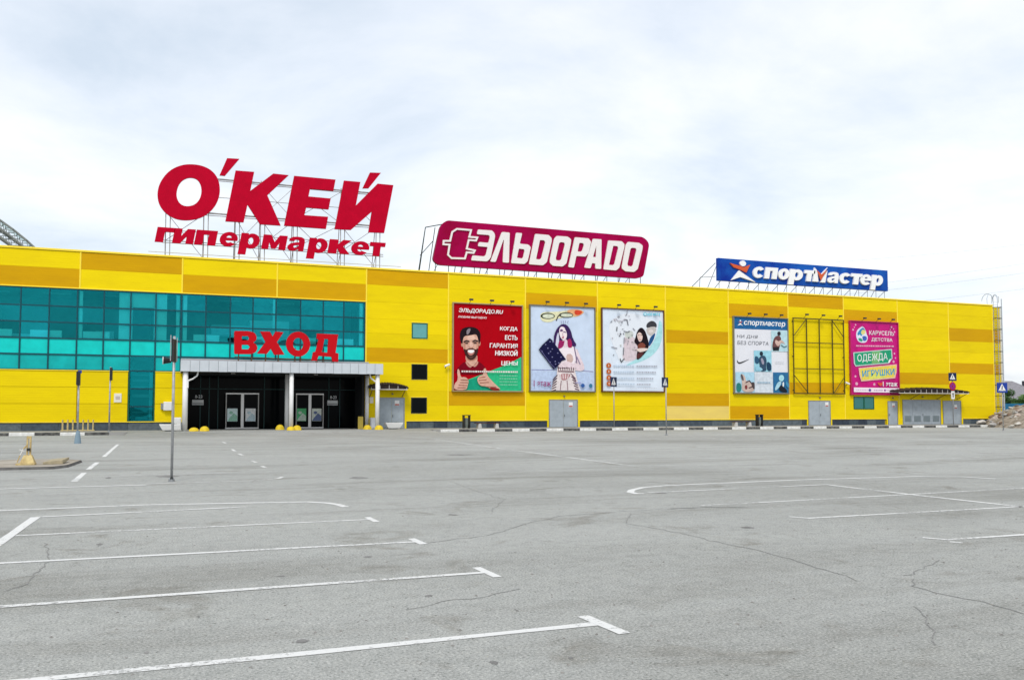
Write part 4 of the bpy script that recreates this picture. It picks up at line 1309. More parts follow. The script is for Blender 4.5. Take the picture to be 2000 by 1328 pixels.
# 2: the woman with the dark handbag
t, P = poster(28.4, 34.5, 3.32, 10.62, 'pale blue poster of a long haired woman holding a dark handbag', None, [(62, 85), (945, 120), (945, 1250), (60, 1250)])
BGB = mat('pale_blue_print', (.60, .70, .86), .45, var=.12, vscale=.8)
P.poly([(75, 980), (935, 1000), (935, 1240), (75, 1240)], col(.52, .63, .84))
P.line([(75, 965), (300, 968), (420, 960)], 12, col(.30, .34, .58))
P.line([(640, 930), (760, 970), (930, 985)], 14, col(.34, .36, .56))
P.blob([(190, 170), (420, 170), (660, 130), (790, 140), (760, 215), (640, 245), (440, 250), (330, 320), (200, 300)], col(.80, .78, .50))
P.blob([(540, 150), (660, 125), (790, 150), (800, 185), (700, 235), (620, 220)], col(.80, .42, .20))
P.blob([(660, 150), (720, 140), (790, 165), (730, 215), (670, 205)], col(.70, .07, .03))
for cx, cy, rx, ry in ((295, 227, 98, 42), (548, 212, 100, 36)):
    P.ell(cx, cy, rx, ry, col(.03, .04, .03))
    P.ell(cx + 6, cy + 2, rx - 18, ry - 12, col(.74, .78, .60))
P.line([(410, 290), (430, 240), (460, 205)], 13, col(.05, .04, .03))
HA, SKW = col(.045, .018, .10), col(.80, .66, .71)
P.blob([(372, 600), (380, 480), (425, 385), (490, 332), (560, 345), (612, 420), (640, 540), (700, 630), (640, 650), (570, 560), (440, 560), (405, 660)], HA, 1)
P.blob([(395, 660), (410, 520), (440, 430), (452, 560), (430, 680)], col(.66, .66, .80), 1)
P.blob([(690, 650), (735, 770), (810, 930), (770, 985), (620, 960), (420, 925), (430, 880), (540, 860), (690, 890), (650, 760)], SKW, 1)
P.blob([(440, 700), (470, 640), (530, 600), (570, 640), (640, 640), (690, 680), (690, 790), (660, 890), (560, 930), (440, 910)], col(.84, .76, .80), 1)
P.blob([(540, 750), (625, 740), (650, 850), (560, 875)], col(.62, .44, .40), 1)
P.line([(655, 640), (682, 780), (690, 870)], 15, col(.20, .14, .24))
P.line([(690, 780), (720, 850), (740, 890)], 15, col(.30, .24, .36))
P.blob([(495, 540), (560, 545), (575, 640), (520, 660), (490, 620)], SKW, 1)
P.blob([(430, 640), (450, 555), (505, 570), (525, 560), (505, 650), (440, 680)], col(.34, .02, .12), 1)
P.blob([(560, 520), (612, 540), (632, 650), (590, 665), (562, 640)], col(.38, .02, .11), 1)
P.blob([(450, 400), (478, 368), (525, 385), (556, 450), (552, 530), (505, 560), (468, 530), (446, 460)], col(.86, .74, .77), 1)
P.blob([(515, 380), (575, 400), (610, 520), (560, 560), (556, 460)], HA, 1)
P.blob([(456, 425), (470, 405), (500, 415), (498, 438), (462, 442)], col(.16, .08, .20), 1)
P.line([(505, 440), (540, 452)], 14, col(.18, .10, .22))
P.line([(500, 450), (492, 495), (512, 500)], 8, col(.60, .42, .48))
P.blob([(480, 515), (515, 508), (508, 532), (486, 532)], col(.50, .08, .16), 1)
yy = P.layer()
for a in (480, 505, 530, 560):
    P.line([(a, 325), (a + (a - 510) * .25, 292)], 9, col(.30, .32, .46), yy)
P.poly([(315, 530), (345, 555), (540, 822), (482, 842), (405, 935), (368, 958), (165, 690), (215, 625)], col(.008, .008, .05))
yy = P.layer()
for a, b in ((320, 580), (290, 670), (210, 715), (350, 680), (425, 735), (350, 790), (325, 715), (390, 850), (470, 790), (300, 740), (260, 620), (395, 885), (320, 860), (440, 870), (360, 585)):
    P.ell(a, b, 10, 8, col(.20, .20, .36), 0, yy)
P.line([(188, 690), (330, 885), (385, 940)], 8, col(.12, .12, .26))
P.blob([(425, 905), (530, 842), (600, 858), (690, 915), (640, 960), (540, 925), (450, 940)], SKW, 1)
P.poly([(418, 945), (655, 945), (690, 1090), (740, 1245), (335, 1245), (350, 1160), (405, 1060)], col(.78, .70, .70))
yy = P.layer()
for i in range(8):
    P.line([(430 + i * 30, 925 + (i % 2) * 8), (436 + i * 29, 972)], 13, col(.16, .07, .09), yy)
for i in range(6):
    P.line([(418 - i * 4, 1035 + i * 40), (356 - i * 4, 1105 + i * 30)], 15, col(.10, .06, .08), yy)
    P.line([(600 + i * 12, 1010 + i * 42), (668 + i * 10, 1085 + i * 30)], 15, col(.12, .06, .09), yy)
P.line([(425, 985), (650, 988)], 16, col(.14, .05, .07))
P.blob([(440, 1015), (620, 1015), (545, 1105), (470, 1105)], col(.50, .26, .27), 1)
yy = P.layer()
for i in range(5):
    P.line([(455 + i * 38, 1020), (468 + i * 30, 1085)], 9, col(.80, .72, .72), yy)
P.line([(470, 1110), (455, 1240)], 10, col(.25, .13, .15))
P.line([(550, 1110), (560, 1240)], 10, col(.25, .13, .15))
P.text('1 этаж', 95, 1112, 330, 1190, col(.34, .08, .22), .03)
yy = P.layer()
P.ell(768, 1175, 27, 27, col(.04, .12, .38), 0, yy)
P.ell(880, 1178, 24, 30, col(.05, .20, .34), 0, yy)
P.words(665, 745, 1130, 14, col(.36, .34, .60))
finish(t, P, BGB)

# 3: the pale one with the numbered list
t, P = poster(35.3, 41.5, 3.36, 10.65, 'white and cyan poster with two people in a curved photo above four orange bullets', mat('maroon_frame', (.14, .06, .03), .6), [(62, 95), (918, 140), (925, 1240), (68, 1240)])
BGC = mat('pale_cyan_print', (.72, .80, .90), .45, var=.12, vscale=.7)
P.blob([(860, 250), (910, 300), (900, 560), (800, 720), (640, 820), (440, 880), (350, 900), (600, 760), (760, 600), (840, 420)], col(.42, .74, .78))
P.blob([(150, 300), (260, 200), (420, 150), (640, 200), (820, 280), (830, 440), (740, 620), (600, 760), (460, 830), (300, 850), (250, 700), (160, 500)], col(.74, .78, .84))
P.blob([(360, 480), (430, 430), (520, 520), (560, 640), (560, 780), (480, 820), (330, 830), (350, 640)], col(.70, .60, .64))
P.blob([(370, 420), (480, 400), (500, 470), (440, 520), (370, 500)], col(.62, .66, .62))
P.blob([(670, 350), (690, 295), (760, 262), (822, 300), (826, 365), (780, 350), (700, 372)], col(.05, .05, .06), 1)
P.blob([(668, 372), (780, 345), (822, 365), (800, 440), (740, 480), (690, 450)], col(.58, .54, .52), 1)
P.blob([(700, 400), (760, 380), (780, 420), (730, 450)], col(.72, .66, .64), 1)
P.blob([(810, 430), (770, 550), (700, 640), (715, 520), (760, 465)], col(.02, .09, .25), 1)
P.blob([(495, 560), (520, 500), (545, 405), (600, 352), (655, 400), (690, 500), (715, 610), (670, 700), (560, 810), (525, 790), (560, 620)], col(.014, .010, .012), 1)
P.blob([(540, 450), (580, 420), (622, 470), (612, 540), (575, 565), (548, 515)], col(.80, .60, .54), 1)
P.line([(555, 470), (575, 462)], 8, col(.12, .07, .06))
P.line([(590, 462), (612, 468)], 8, col(.12, .07, .06))
P.line([(565, 525), (598, 528)], 9, col(.60, .22, .20))
P.blob([(540, 610), (600, 560), (665, 600), (645, 655), (560, 655)], col(.22, .06, .04), 1)
P.blob([(530, 650), (690, 645), (695, 670), (600, 705), (540, 690)], col(.80, .66, .60), 1)
P.blob([(540, 710), (640, 700), (600, 770), (535, 800)], col(.10, .03, .03), 1)
yy = P.layer()
for a in ([(400, 250), (415, 330)], [(350, 410), (400, 425), (440, 410)], [(360, 500), (355, 580)], [(350, 640), (345, 740)], [(260, 350), (255, 410)], [(170, 290), (195, 265)], [(480, 370), (510, 400)], [(300, 790), (315, 840), (360, 790)], [(405, 120), (400, 165), (380, 200)], [(180, 630), (260, 650)]):
    P.line(a, 13 if len(a) == 2 else 11, random.choice((col(.07, .08, .09), col(.20, .21, .24), col(.34, .35, .40))), yy)
yy = P.layer()
for i in range(34):
    P.ell(random.uniform(190, 520), random.uniform(190, 800), random.uniform(5, 17), random.uniform(4, 12), random.choice((col(.30, .31, .34), col(.48, .44, .48), col(.58, .60, .58), col(.14, .14, .16))), 0, yy - .0004 * i)
P.line([(240, 230), (270, 265), (330, 275), (370, 240)], 8, col(.45, .42, .48))
yy = P.layer()
P.ell(655, 175, 24, 22, col(.16, .62, .74), 0, yy)
for i, w in enumerate((18, 18, 12, 22, 18, 12, 18)):
    P.rect(688 + i * 27, 165 - (i % 3) * 4, 688 + i * 27 + w, 198, col(.22, .64, .76), yy)
P.ell(655, 175, 13, 12, col(.72, .80, .90))
for i, y in enumerate((888, 972, 1058, 1140)):
    P.ell(140, y, 34, 36, col(.52, .12, .03))
    P.rect(134, y - 16, 146, y + 16, col(.75, .55, .45))
    P.words(205, 500, y - 4, 20, col(.52, .62, .74))
    P.words(525, (820, 800, 760, 720)[i], y - 2, 20, col(.45, .47, .54))
P.words(430, 810, 1195, 8, col(.6, .64, .7))
finish(t, P, BGC)

# 4: the sports checkerboard
def swoosh():
    return [(135, 745), (140, 780), (165, 798), (215, 780), (330, 735), (230, 790), (175, 815), (145, 808), (130, 785)]


t, P = poster(49.2, 55.35, 3.3, 10.45, 'blue topped sports poster with a checkerboard of athlete photos', mat('olive_frame', (.20, .19, .14), .6), [(95, 110), (885, 140), (905, 1250), (110, 1250)])
BGG = mat('pale_grey_print', (.74, .75, .80), .45, var=.05, vscale=1)
P.poly([(95, 105), (890, 138), (890, 305), (98, 288)], col(.02, .13, .33))
P.text('спортмастер', 232, 166, 862, 268, WT, .05, .2)
P.poly([(185, 200), (225, 240), (190, 226), (145, 240)], WT)
P.poly([(150, 175), (188, 188), (220, 172), (195, 205)], col(.62, .12, .06))
P.ell(188, 166, 11, 12, WT)
P.text('НИ ДНЯ', 135, 376, 440, 440, col(.20, .21, .24), .015, .14)
P.text('БЕЗ СПОРТА', 138, 468, 605, 535, col(.20, .21, .24), .015, .14)
P.blob(swoosh(), col(.02, .02, .02), 1)
P.rect(640, 310, 890, 625, col(.50, .72, .78))
P.rect(378, 615, 638, 932, col(.34, .66, .78))
P.rect(106, 940, 380, 1246, col(.42, .66, .80))
P.rect(655, 940, 905, 1246, col(.03, .16, .34))
P.rect(382, 938, 652, 1246, col(.66, .72, .78))
yy = P.layer()
P.ell(755, 355, 26, 32, col(.03, .03, .04), 0, yy)
P.blob([(660, 480), (690, 400), (760, 380), (790, 430), (770, 520), (750, 610), (655, 612), (650, 540)], col(.16, .07, .07), 2, yy)
P.blob([(700, 440), (745, 480), (790, 440), (860, 530), (790, 480), (740, 560), (690, 500)], col(.66, .46, .40))
P.line([(780, 530), (830, 560), (870, 545)], 16, col(.10, .22, .26))
P.rect(660, 560, 750, 612, col(.02, .02, .025))
yy = P.layer()
P.ell(485, 660, 25, 34, col(.02, .03, .05), 0, yy)
P.blob([(440, 740), (480, 690), (540, 690), (565, 760), (550, 860), (560, 925), (450, 925), (460, 830)], col(.04, .08, .14), 2, yy)
P.blob([(385, 700), (430, 700), (460, 770), (430, 820), (385, 800)], col(.03, .10, .18), 2, yy)
P.blob([(560, 770), (632, 810), (632, 925), (560, 915)], col(.02, .06, .12), 2, yy)
P.blob([(470, 740), (500, 720), (530, 800), (500, 840)], col(.36, .34, .44))
P.blob([(385, 870), (450, 850), (520, 910), (400, 928)], col(.30, .58, .72))
yy = P.layer()
P.blob([(110, 1120), (150, 1095), (185, 1130), (180, 1240), (112, 1240)], col(.03, .22, .20), 2, yy)
P.blob([(185, 1240), (200, 1090), (170, 990), (190, 960), (240, 1000), (250, 1080), (300, 1060), (370, 1140), (375, 1240)], col(.60, .46, .40), 2, yy)
P.blob([(170, 985), (195, 965), (225, 1050), (205, 1085)], col(.10, .09, .10))
P.line([(245, 1100), (300, 1070), (365, 1150), (290, 1180)], 16, col(.07, .04, .05))
P.blob([(230, 1140), (270, 1130), (270, 1200), (235, 1200)], col(.22, .05, .05))
P.blob([(320, 1100), (376, 1080), (376, 1200), (350, 1190)], col(.08, .06, .06))
yy = P.layer()
P.blob([(740, 985), (800, 975), (820, 1030), (790, 1080), (735, 1060)], col(.42, .76, .84), 2, yy)
P.blob([(670, 1190), (720, 1080), (780, 1070), (760, 1140), (690, 1220)], col(.40, .66, .78), 2, yy)
P.blob([(730, 1200), (760, 1120), (840, 1180), (870, 1240), (790, 1240)], col(.015, .02, .03), 2, yy)
P.blob([(790, 1090), (815, 1080), (810, 1160), (790, 1150)], col(.76, .80, .78))
P.blob([(840, 1060), (890, 1100), (890, 1180), (840, 1140)], col(.06, .28, .48))
P.words(415, 610, 1085, 20, col(.34, .50, .62))
P.words(690, 830, 780, 12, col(.60, .62, .68))
finish(t, P, BGG)

# 5: the empty frame
t = thing('empty_poster_frame', (59, YW - .1, 3.27), 'empty dark steel poster frame with bare bars over yellow wall', 'frame')
fb = MB()
EFR = mat('empty_frame_steel', (.10, .085, .02), .6, .3)
for a in ((56.0, 62.25, 10.56, 10.66), (56.0, 62.25, 3.24, 3.34)):
    fb.box(a[0], a[1], YW - .25, YW - .15, a[2], a[3], EFR)
for x in (56.0, 57.6, 59.15, 60.75, 62.17):
    fb.box(x, x + .08, YW - .24, YW - .16, 3.341, 10.559, EFR)
fb.build('frame', t)
for z in (5.65, 8.2):
    MB().box(56.08, 62.17, YW - .30, YW - .242, z, z + .08, EFR).build('crossbar', t)
for a, b in (((56.05, 8.9), (57.5, 10.5)), ((62.2, 8.8), (60.75, 10.5)), ((56.05, 5.0), (57.65, 3.35)), ((62.2, 5.0), (60.8, 3.35))):
    MB().tube((a[0], YW - .28, a[1]), (b[0], YW - .28, b[1]), .04, EFR, 5).build('brace', t)
for x in (57.3, 59.3, 61.4):
    MB().tube((x, YW - .2, 10.66), (x, YW - .7, 10.95), .02, DSTEEL, 5).box(x - .16, x + .16, YW - .8, YW - .63, 10.88, 11.02, DSTEEL).build('floodlight', t)
for x in (56.04, 62.2):
    for z in (3.6, 6.9, 10.3):
        MB().box(x - .03, x + .03, YW - .15, YW - .004, z - .04, z + .04, DSTEEL).build('bracket', t)

# 6: the magenta one
t, P = poster(63.08, 69.2, 3.28, 10.55, 'magenta poster with green and yellow tilted labels for clothes and toys', mat('magenta_frame', (.42, .02, .10), .5), [(135, 95), (918, 120), (935, 1270), (150, 1270)])
MAG = mat('magenta_print', (.60, .004, .20), .4, var=.18, vscale=.8, rgb2=(.40, .0, .14))
yy = P.layer()
for a, b, r in ((225, 150, 12), (205, 190, 9), (182, 230, 14), (820, 180, 14), (855, 210, 10), (800, 220, 9), (870, 258, 13), (860, 610, 13), (875, 680, 11), (842, 740, 18), (205, 985, 15), (222, 1105, 22), (512, 1112, 18)):
    P.ell(a, b, r, r * 1.2, col(.78, .42, .55), 0, yy)
P.blob([(345, 165), (390, 240), (400, 300), (425, 350), (400, 430), (330, 445), (260, 425), (225, 340), (240, 240), (300, 190)], col(.72, .74, .86))
P.blob([(300, 215), (350, 195), (395, 255), (340, 300), (310, 340), (290, 300), (260, 330), (245, 290)], col(.05, .28, .52))
P.blob([(330, 220), (385, 240), (380, 290), (330, 315), (305, 280)], col(.78, .72, .25))
P.blob([(258, 370), (300, 360), (340, 400), (320, 425), (275, 410)], col(.04, .36, .20))
P.blob([(330, 330), (400, 330), (405, 395), (350, 420), (330, 370)], col(.06, .14, .50))
P.text('КАРУСЕЛЬ', 440, 238, 858, 320, col(.84, .66, .74), .05)
P.text('ДЕТСТВА', 475, 355, 830, 428, col(.84, .66, .74), .05)
P.words(222, 860, 480, 24, col(.80, .40, .55))
P.poly([(172, 598), (815, 535), (822, 690), (760, 772), (205, 828), (180, 780)], col(.52, .62, .60))
P.poly([(190, 612), (800, 552), (806, 685), (748, 756), (212, 808), (198, 770)], col(.02, .34, .17))
P.poly([(480, 585), (620, 572), (600, 770), (470, 782)], col(.18, .46, .18))
P.text('ОДЕЖДА', 232, 610, 742, 755, WT, .02, .05, R(4))
P.poly([(790, 690), (770, 755), (745, 765), (755, 720)], WT)
P.poly([(252, 850), (890, 782), (885, 900), (855, 1010), (290, 1068), (262, 960)], col(.82, .50, .42))
P.poly([(272, 864), (872, 800), (866, 900), (838, 992), (304, 1048), (282, 960)], col(.82, .66, .10))
P.poly([(420, 950), (700, 920), (690, 1005), (420, 1035)], col(.74, .74, .14))
P.text('ИГРУШКИ', 305, 870, 850, 975, col(.06, .36, .58), .04, .05, R(4))
P.text('1 этаж', 645, 1068, 890, 1145, WT, .03)
P.blob([(550, 1075), (600, 1095), (650, 1065), (640, 1120), (600, 1145), (570, 1120)], col(.72, .10, .06))
P.poly([(165, 1165), (930, 1170), (932, 1245), (165, 1240)], col(.84, .72, .80))
P.words(200, 390, 1200, 10, col(.55, .40, .55))
P.words(490, 640, 1202, 14, col(.42, .30, .48))
P.words(700, 900, 1202, 10, col(.58, .42, .56))
yy = P.layer()
P.ell(425, 1207, 22, 22, col(.10, .08, .34), 0, yy)
P.ell(675, 1207, 16, 16, col(.30, .12, .36), 0, yy)
finish(t, P, MAG)
# ------------------------------------------------------------------ roof ladder at the far corner
lad = thing('roof_ladder', (83.4, 68.9, 0.2), 'tall caged steel roof ladder at the far corner of the mall', 'ladder')
LST = mat('ladder_steel', (.36, .40, .46), .45, .4)
MB().tube((82.98, 69.0, .3), (82.98, 69.0, 13.9), .03, LST).tube((83.62, 69.0, .3), (83.62, 69.0, 13.9), .03, LST).build('rails', lad)
MB().tube((84.1, 68.9, .1), (84.1, 68.9, 13.8), .06, mat('pale_pole', (.50, .54, .60), .5)).build('outer_pole', lad)
q = MB()
for i in range(44):
    q.tube((82.98, 69.0, .5 + i * .3), (83.62, 69.0, .5 + i * .3), .014, LST, 5)
q.build('rungs', lad)
for i in range(10):
    z = 2.0 + i * 1.2
    MB().path([(82.95 + .36 + .42 * math.cos(t), 69.0 - .65 * math.sin(t), z) for t in [math.pi * k / 8 for k in range(9)]], .03, DSTEEL, 5).build('cage_hoop', lad)
q = MB()
for t in (R(45), R(90), R(135)):
    q.tube((83.31 + .42 * math.cos(t), 69.0 - .65 * math.sin(t), 2.0), (83.31 + .42 * math.cos(t), 69.0 - .65 * math.sin(t), 12.9), .015, LST, 5)
q.build('cage_bars', lad)
for xo in (82.98, 83.62):
    MB().path([(xo + (.25 if xo > 83.5 else -.25) * (1 - math.cos(t)) , 69.0 + .5 * (1 - math.cos(t)), 13.6 + .75 * math.sin(t)) for t in [math.pi * k / 10 for k in range(11)]], .03, LST, 6).build('grab_hoop', lad)
for a, b, s in ((82.2, 83.0, 0),):
    MB().path([(82.35, 69.2, 13.0), (82.3, 69.2, 13.8), (82.55, 69.2, 14.3), (82.95, 69.2, 14.2), (83.2, 69.2, 13.6)], .025, LST, 6).path([(83.2, 69.4, 13.3), (83.25, 69.4, 13.9), (83.55, 69.4, 14.25), (83.85, 69.0, 14.0), (84.1, 69.25, 13.4)], .025, LST, 6).build('grab_rail', lad)
# the set-back end wall seen through the ladder cage
for r in range(10):
    m = OCH if r in (4, 7) else YEL
    MB().bevel_box(82.86, 84.18, 69.3, 69.38, ROW[r] + .012, ROW[r + 1] - .012, m, .015).build('wall_panel', mall)
MB().box(82.8, 84.2, 69.381, 112, .1, 12.95, core).bevel_box(84.19, 84.34, 69.24, 69.8, .3, 12.95, mat('pale_corner_strip', (.80, .74, .52), .5), .01).build('end_wall', mall)

# ------------------------------------------------------------------ sign posts
def crosswalk(mb, x, y, z, s, yaw, m_b):
    """Blue pedestrian crossing plate: white triangle, black walker on stripes."""
    c, sn = math.cos(yaw), math.sin(yaw)

    def T(u, v, d):
        return (x + u * c + d * sn, y + u * sn - d * c, z + v)

    def fl(pts, d, m):
        mb.add([T(a, b, d) for a, b in pts], [tuple(range(len(pts)))], m)
    h = s / 2
    mb.add([T(-h, -h, 0), T(h, -h, 0), T(h, h, 0), T(-h, h, 0), T(-h, -h, -.02), T(h, -h, -.02), T(h, h, -.02), T(-h, h, -.02)], [(0, 1, 2, 3), (7, 6, 5, 4), (0, 4, 5, 1), (1, 5, 6, 2), (2, 6, 7, 3), (3, 7, 4, 0)], m_b)
    fl([(-.36 * s, -.32 * s), (.36 * s, -.32 * s), (0, .40 * s)], .004, WHITE)
    k = BLACK
    fl([(-.02 * s, .14 * s), (.05 * s, .14 * s), (.05 * s, .22 * s), (-.02 * s, .22 * s)], .008, k)
    fl([(-.05 * s, -.08 * s), (.04 * s, -.08 * s), (.06 * s, .12 * s), (-.03 * s, .12 * s)], .008, k)
    fl([(-.05 * s, -.08 * s), (0, -.08 * s), (-.10 * s, -.28 * s), (-.14 * s, -.28 * s)], .008, k)
    fl([(0, -.08 * s), (.04 * s, -.08 * s), (.12 * s, -.28 * s), (.08 * s, -.28 * s)], .008, k)
    for i in (-.28, .22):
        fl([(i * s, -.30 * s), ((i + .07) * s, -.30 * s), ((i + .09) * s, -.25 * s), ((i + .02) * s, -.25 * s)], .008, k)


SB = mat('sign_blue', (.015, .05, .30), .35)
SBD = mat('sign_blue_dark', (.01, .02, .07), .4)


def post(x, y, z0, z1, label, r=.035):
    t = thing('sign_post', (x, y, z0), label, 'sign post', 'sign posts around the lot')
    MB().tube((x, y, z0 - .02), (x, y, z1), r, GALV, 10).build('pole', t, True)
    MB().lathe(x, y, [(r * 2.4, z0 - .01), (r * 2.2, z0 + .05), (r * 1.1, z0 + .09)], STEEL, 10).build('base', t)
    return t


t = post(-.02, 21.3, 0, 3.3, 'nearest sign post with an edge-on plate and a small horn speaker', .03)
q = MB()
q.add([(-.08, 21.0, 2.70), (.0, 21.34, 2.70), (.0, 21.34, 3.22), (-.08, 21.0, 3.22), (-.05, 20.99, 2.70), (.03, 21.33, 2.70), (.03, 21.33, 3.22), (-.05, 20.99, 3.22)], [(0, 1, 2, 3), (7, 6, 5, 4), (0, 4, 5, 1), (1, 5, 6, 2), (2, 6, 7, 3), (3, 7, 4, 0)], BLACK)
q.build('sign_plate', t)
MB().box(.033, .05, 21.2, 21.26, 2.72, 3.26, GALV).box(-.105, -.085, 20.99, 21.03, 2.72, 3.3, GALV).build('plate_edge', t)
MB().tube((-.262, 21.3, 2.74), (-.245, 21.3, 2.74), .085, WHITE, 14).tube((-.245, 21.3, 2.74), (-.08, 21.3, 2.74), .08, BLACK, 14, .05).tube((-.12, 21.3, 2.74), (0, 21.3, 2.72), .02, GALV, 6).build('horn_speaker', t)
MB().box(-.05, .015, 21.24, 21.36, 0, .09, DSTEEL).build('footing', t)

t = post(-4.38, 47.5, 0, 3.45, 'sign post on a tall blue-grey footing in front of the bicycle rack', .045)
MB().box(-4.47, -4.33, 47.2, 47.8, 2.85, 3.5, BLACK).box(-4.42, -4.26, 47.46, 47.54, 3.44, 3.58, SB).build('sign_plate', t)
MB().lathe(-4.36, 47.5, [(.16, 0), (.15, .12), (.10, .5), (.07, .62)], mat('bluegrey_paint', (.20, .28, .34), .6), 12).build('footing', t)
t = post(-4.05, 64.6, ZP, 4.55, 'sign post with an edge-on dark plate by the left kerb', .05)
MB().box(-4.07, -3.93, 64.3, 64.95, 3.65, 4.5, BLACK).build('sign_plate', t)
t = post(33.85, 64.0, ZP, 4.1, 'crossing sign post in front of the white and cyan poster', .04)
q = MB()
crosswalk(q, 33.8, 63.94, 3.98, .80, R(22), SBD)
q.build('sign_plate', t)
MB().box(34.02, 34.07, 64.02, 64.35, 3.6, 4.36, BLACK).build('rear_plate', t)
t = post(29.95, 49.4, 0, 3.75, 'crossing sign post standing on the lot right of the white and cyan poster', .035)
q = MB()
crosswalk(q, 29.85, 49.33, 3.45, .64, R(20), SBD)
q.build('sign_plate', t)
MB().box(30.1, 30.14, 49.42, 49.62, 3.14, 3.76, BLACK).build('rear_plate', t)
t = post(71.2, 64.0, ZP, 5.1, 'post with a crossing sign above a round no-stopping sign by the loading doors', .04)
q = MB()
crosswalk(q, 71.15, 63.93, 4.92, .80, R(-18), SBD)
q.build('crossing_plate', t)
q = MB()
NSR, NSB = mat('no_stop_red', (.45, .01, .03), .4), mat('no_stop_blue', (.16, .02, .26), .4)
q.tube((71.15, 63.93, 4.0), (71.15, 63.98, 4.0), .42, NSR, 24).tube((71.13, 63.92, 4.0), (71.13, 63.929, 4.0), .31, NSB, 24)
for sg in (1, -1):
    q.add([(71.13 + a, 63.916, 4.0 + b * sg) for a, b in ((-.24, -.19), (-.19, -.24), (.24, .19), (.19, .24))], [(0, 1, 2, 3) if sg > 0 else (3, 2, 1, 0)], NSR)
q.build('no_stopping_plate', t)
MB().box(70.94, 71.36, 63.92, 63.96, 2.75, 3.52, WHITE).add([(71.09, 63.915, 2.9), (71.21, 63.915, 2.9), (71.21, 63.915, 3.2), (71.28, 63.915, 3.2), (71.15, 63.915, 3.42), (71.02, 63.915, 3.2), (71.09, 63.915, 3.2)], [(0, 1, 2, 3, 4, 5, 6)], BLACK).build('arrow_plate', t)
t = post(62.05, 51.0, 0, 3.9, 'crossing sign post in front of the rubble heap', .035)
q = MB()
crosswalk(q, 61.95, 50.92, 3.45, .80, R(-28), SB)
q.build('sign_plate', t)

# ------------------------------------------------------------------ street furniture
RK = mat('cream_rack_paint', (.62, .50, .24), .6, var=.3, vscale=6)
t = thing('bicycle_rack', (-6.3, 67.9, ZP), 'pale yellow bicycle rack against the dark plinth', 'rack')
for i in range(7):
    x = -7.2 + i * .32
    MB().tube((x, 67.6, ZP), (x, 67.6, .95), .03, RK, 8).tube((x, 67.6, .95), (x, 68.1, .95), .03, RK, 8).tube((x, 68.1, .95), (x, 68.1, ZP), .03, RK, 8).build('hoop', t)
MB().tube((-7.3, 67.6, ZP + .06), (-5.2, 67.6, ZP + .06), .025, RK).tube((-7.3, 68.1, ZP + .06), (-5.2, 68.1, ZP + .06), .025, RK).build('rail', t)

YB = mat('yellow_bollard', (.78, .56, .03), .6, var=.25, vscale=5)
HB = [(1.32, 64.7, .36, .30, 'left yellow half-sphere bollard by the entrance left column'), (2.02, 64.7, .36, .40, 'right yellow half-sphere bollard of the pair by the entrance left column'),
      (7.38, 66.8, .36, .46, 'yellow bollard hugging the rear middle column of the entrance'), (7.95, 64.9, .34, .34, 'yellow bollard in front of the front middle column'), (8.42, 65.2, .36, .42, 'yellow bollard just right of the front middle column'),
      (13.82, 66.2, .36, .40, 'left yellow bollard at the entrance right columns'), (14.42, 64.9, .36, .40, 'right yellow bollard at the entrance right columns')]
for x, y, r, h, lb in HB:
    r, h = r * .88, h * .86
    n = 8
    prof = [(r * 1.04, ZP - .03), (r * 1.04, ZP + .06)] + [(r * math.cos(i / n * math.pi / 2), ZP + .06 + (h - .06) * math.sin(i / n * math.pi / 2)) for i in range(n)] + [(.01, ZP + h)]
    o = MB().lathe(x, y, prof, YB, 20).build('half_sphere_bollard', None, True, (x, y, ZP))
    tag(o, lb, 'bollard', 'yellow bollards at the entrance')


def planter(x, y, lb):
    t = thing('flower_tub', (x, y, ZP), lb, 'planter', 'white flower tubs')
    vs, fs = [], []
    for z, s in ((ZP + .06, .62), (ZP + .12, .72), (ZP + .42, .98), (ZP + .50, 1.0), (ZP + .50, .88), (ZP + .40, .86)):
        vs += [(x - .68 * s, y - .34 * s, z), (x + .68 * s, y - .34 * s, z), (x + .68 * s, y + .34 * s, z), (x - .68 * s, y + .34 * s, z)]
    for k in range(5):
        for i in range(4):
            j = (i + 1) % 4
            fs.append((4 * k + i, 4 * k + j, 4 * k + 4 + j, 4 * k + 4 + i))
    fs.append((3, 2, 1, 0))
    MB().add(vs, fs, WHITE).build('tub', t)
    MB().box(x - .3, x + .3, y - .18, y + .18, ZP - .02, ZP + .06, DSTEEL).build('foot', t)
    SO = mat('dark_soil', (.05, .04, .03), .95)
    q = MB().add([(x - .58, y - .28, ZP + .42), (x + .58, y - .28, ZP + .42), (x + .58, y + .28, ZP + .42), (x - .58, y + .28, ZP + .42)], [(0, 1, 2, 3)], SO)
    for i in range(60):
        a, b = x + random.uniform(-.5, .5), y + random.uniform(-.24, .24)
        d, h = random.uniform(-.08, .08), random.uniform(.05, .17)
        q.add([(a - .03, b, ZP + .42), (a + .03, b, ZP + .42), (a + d, b + random.uniform(-.06, .06), ZP + .42 + h)], [(0, 1, 2)], mat('dry_plant', (.07, .08, .035), .9))
    q.build('soil', t)


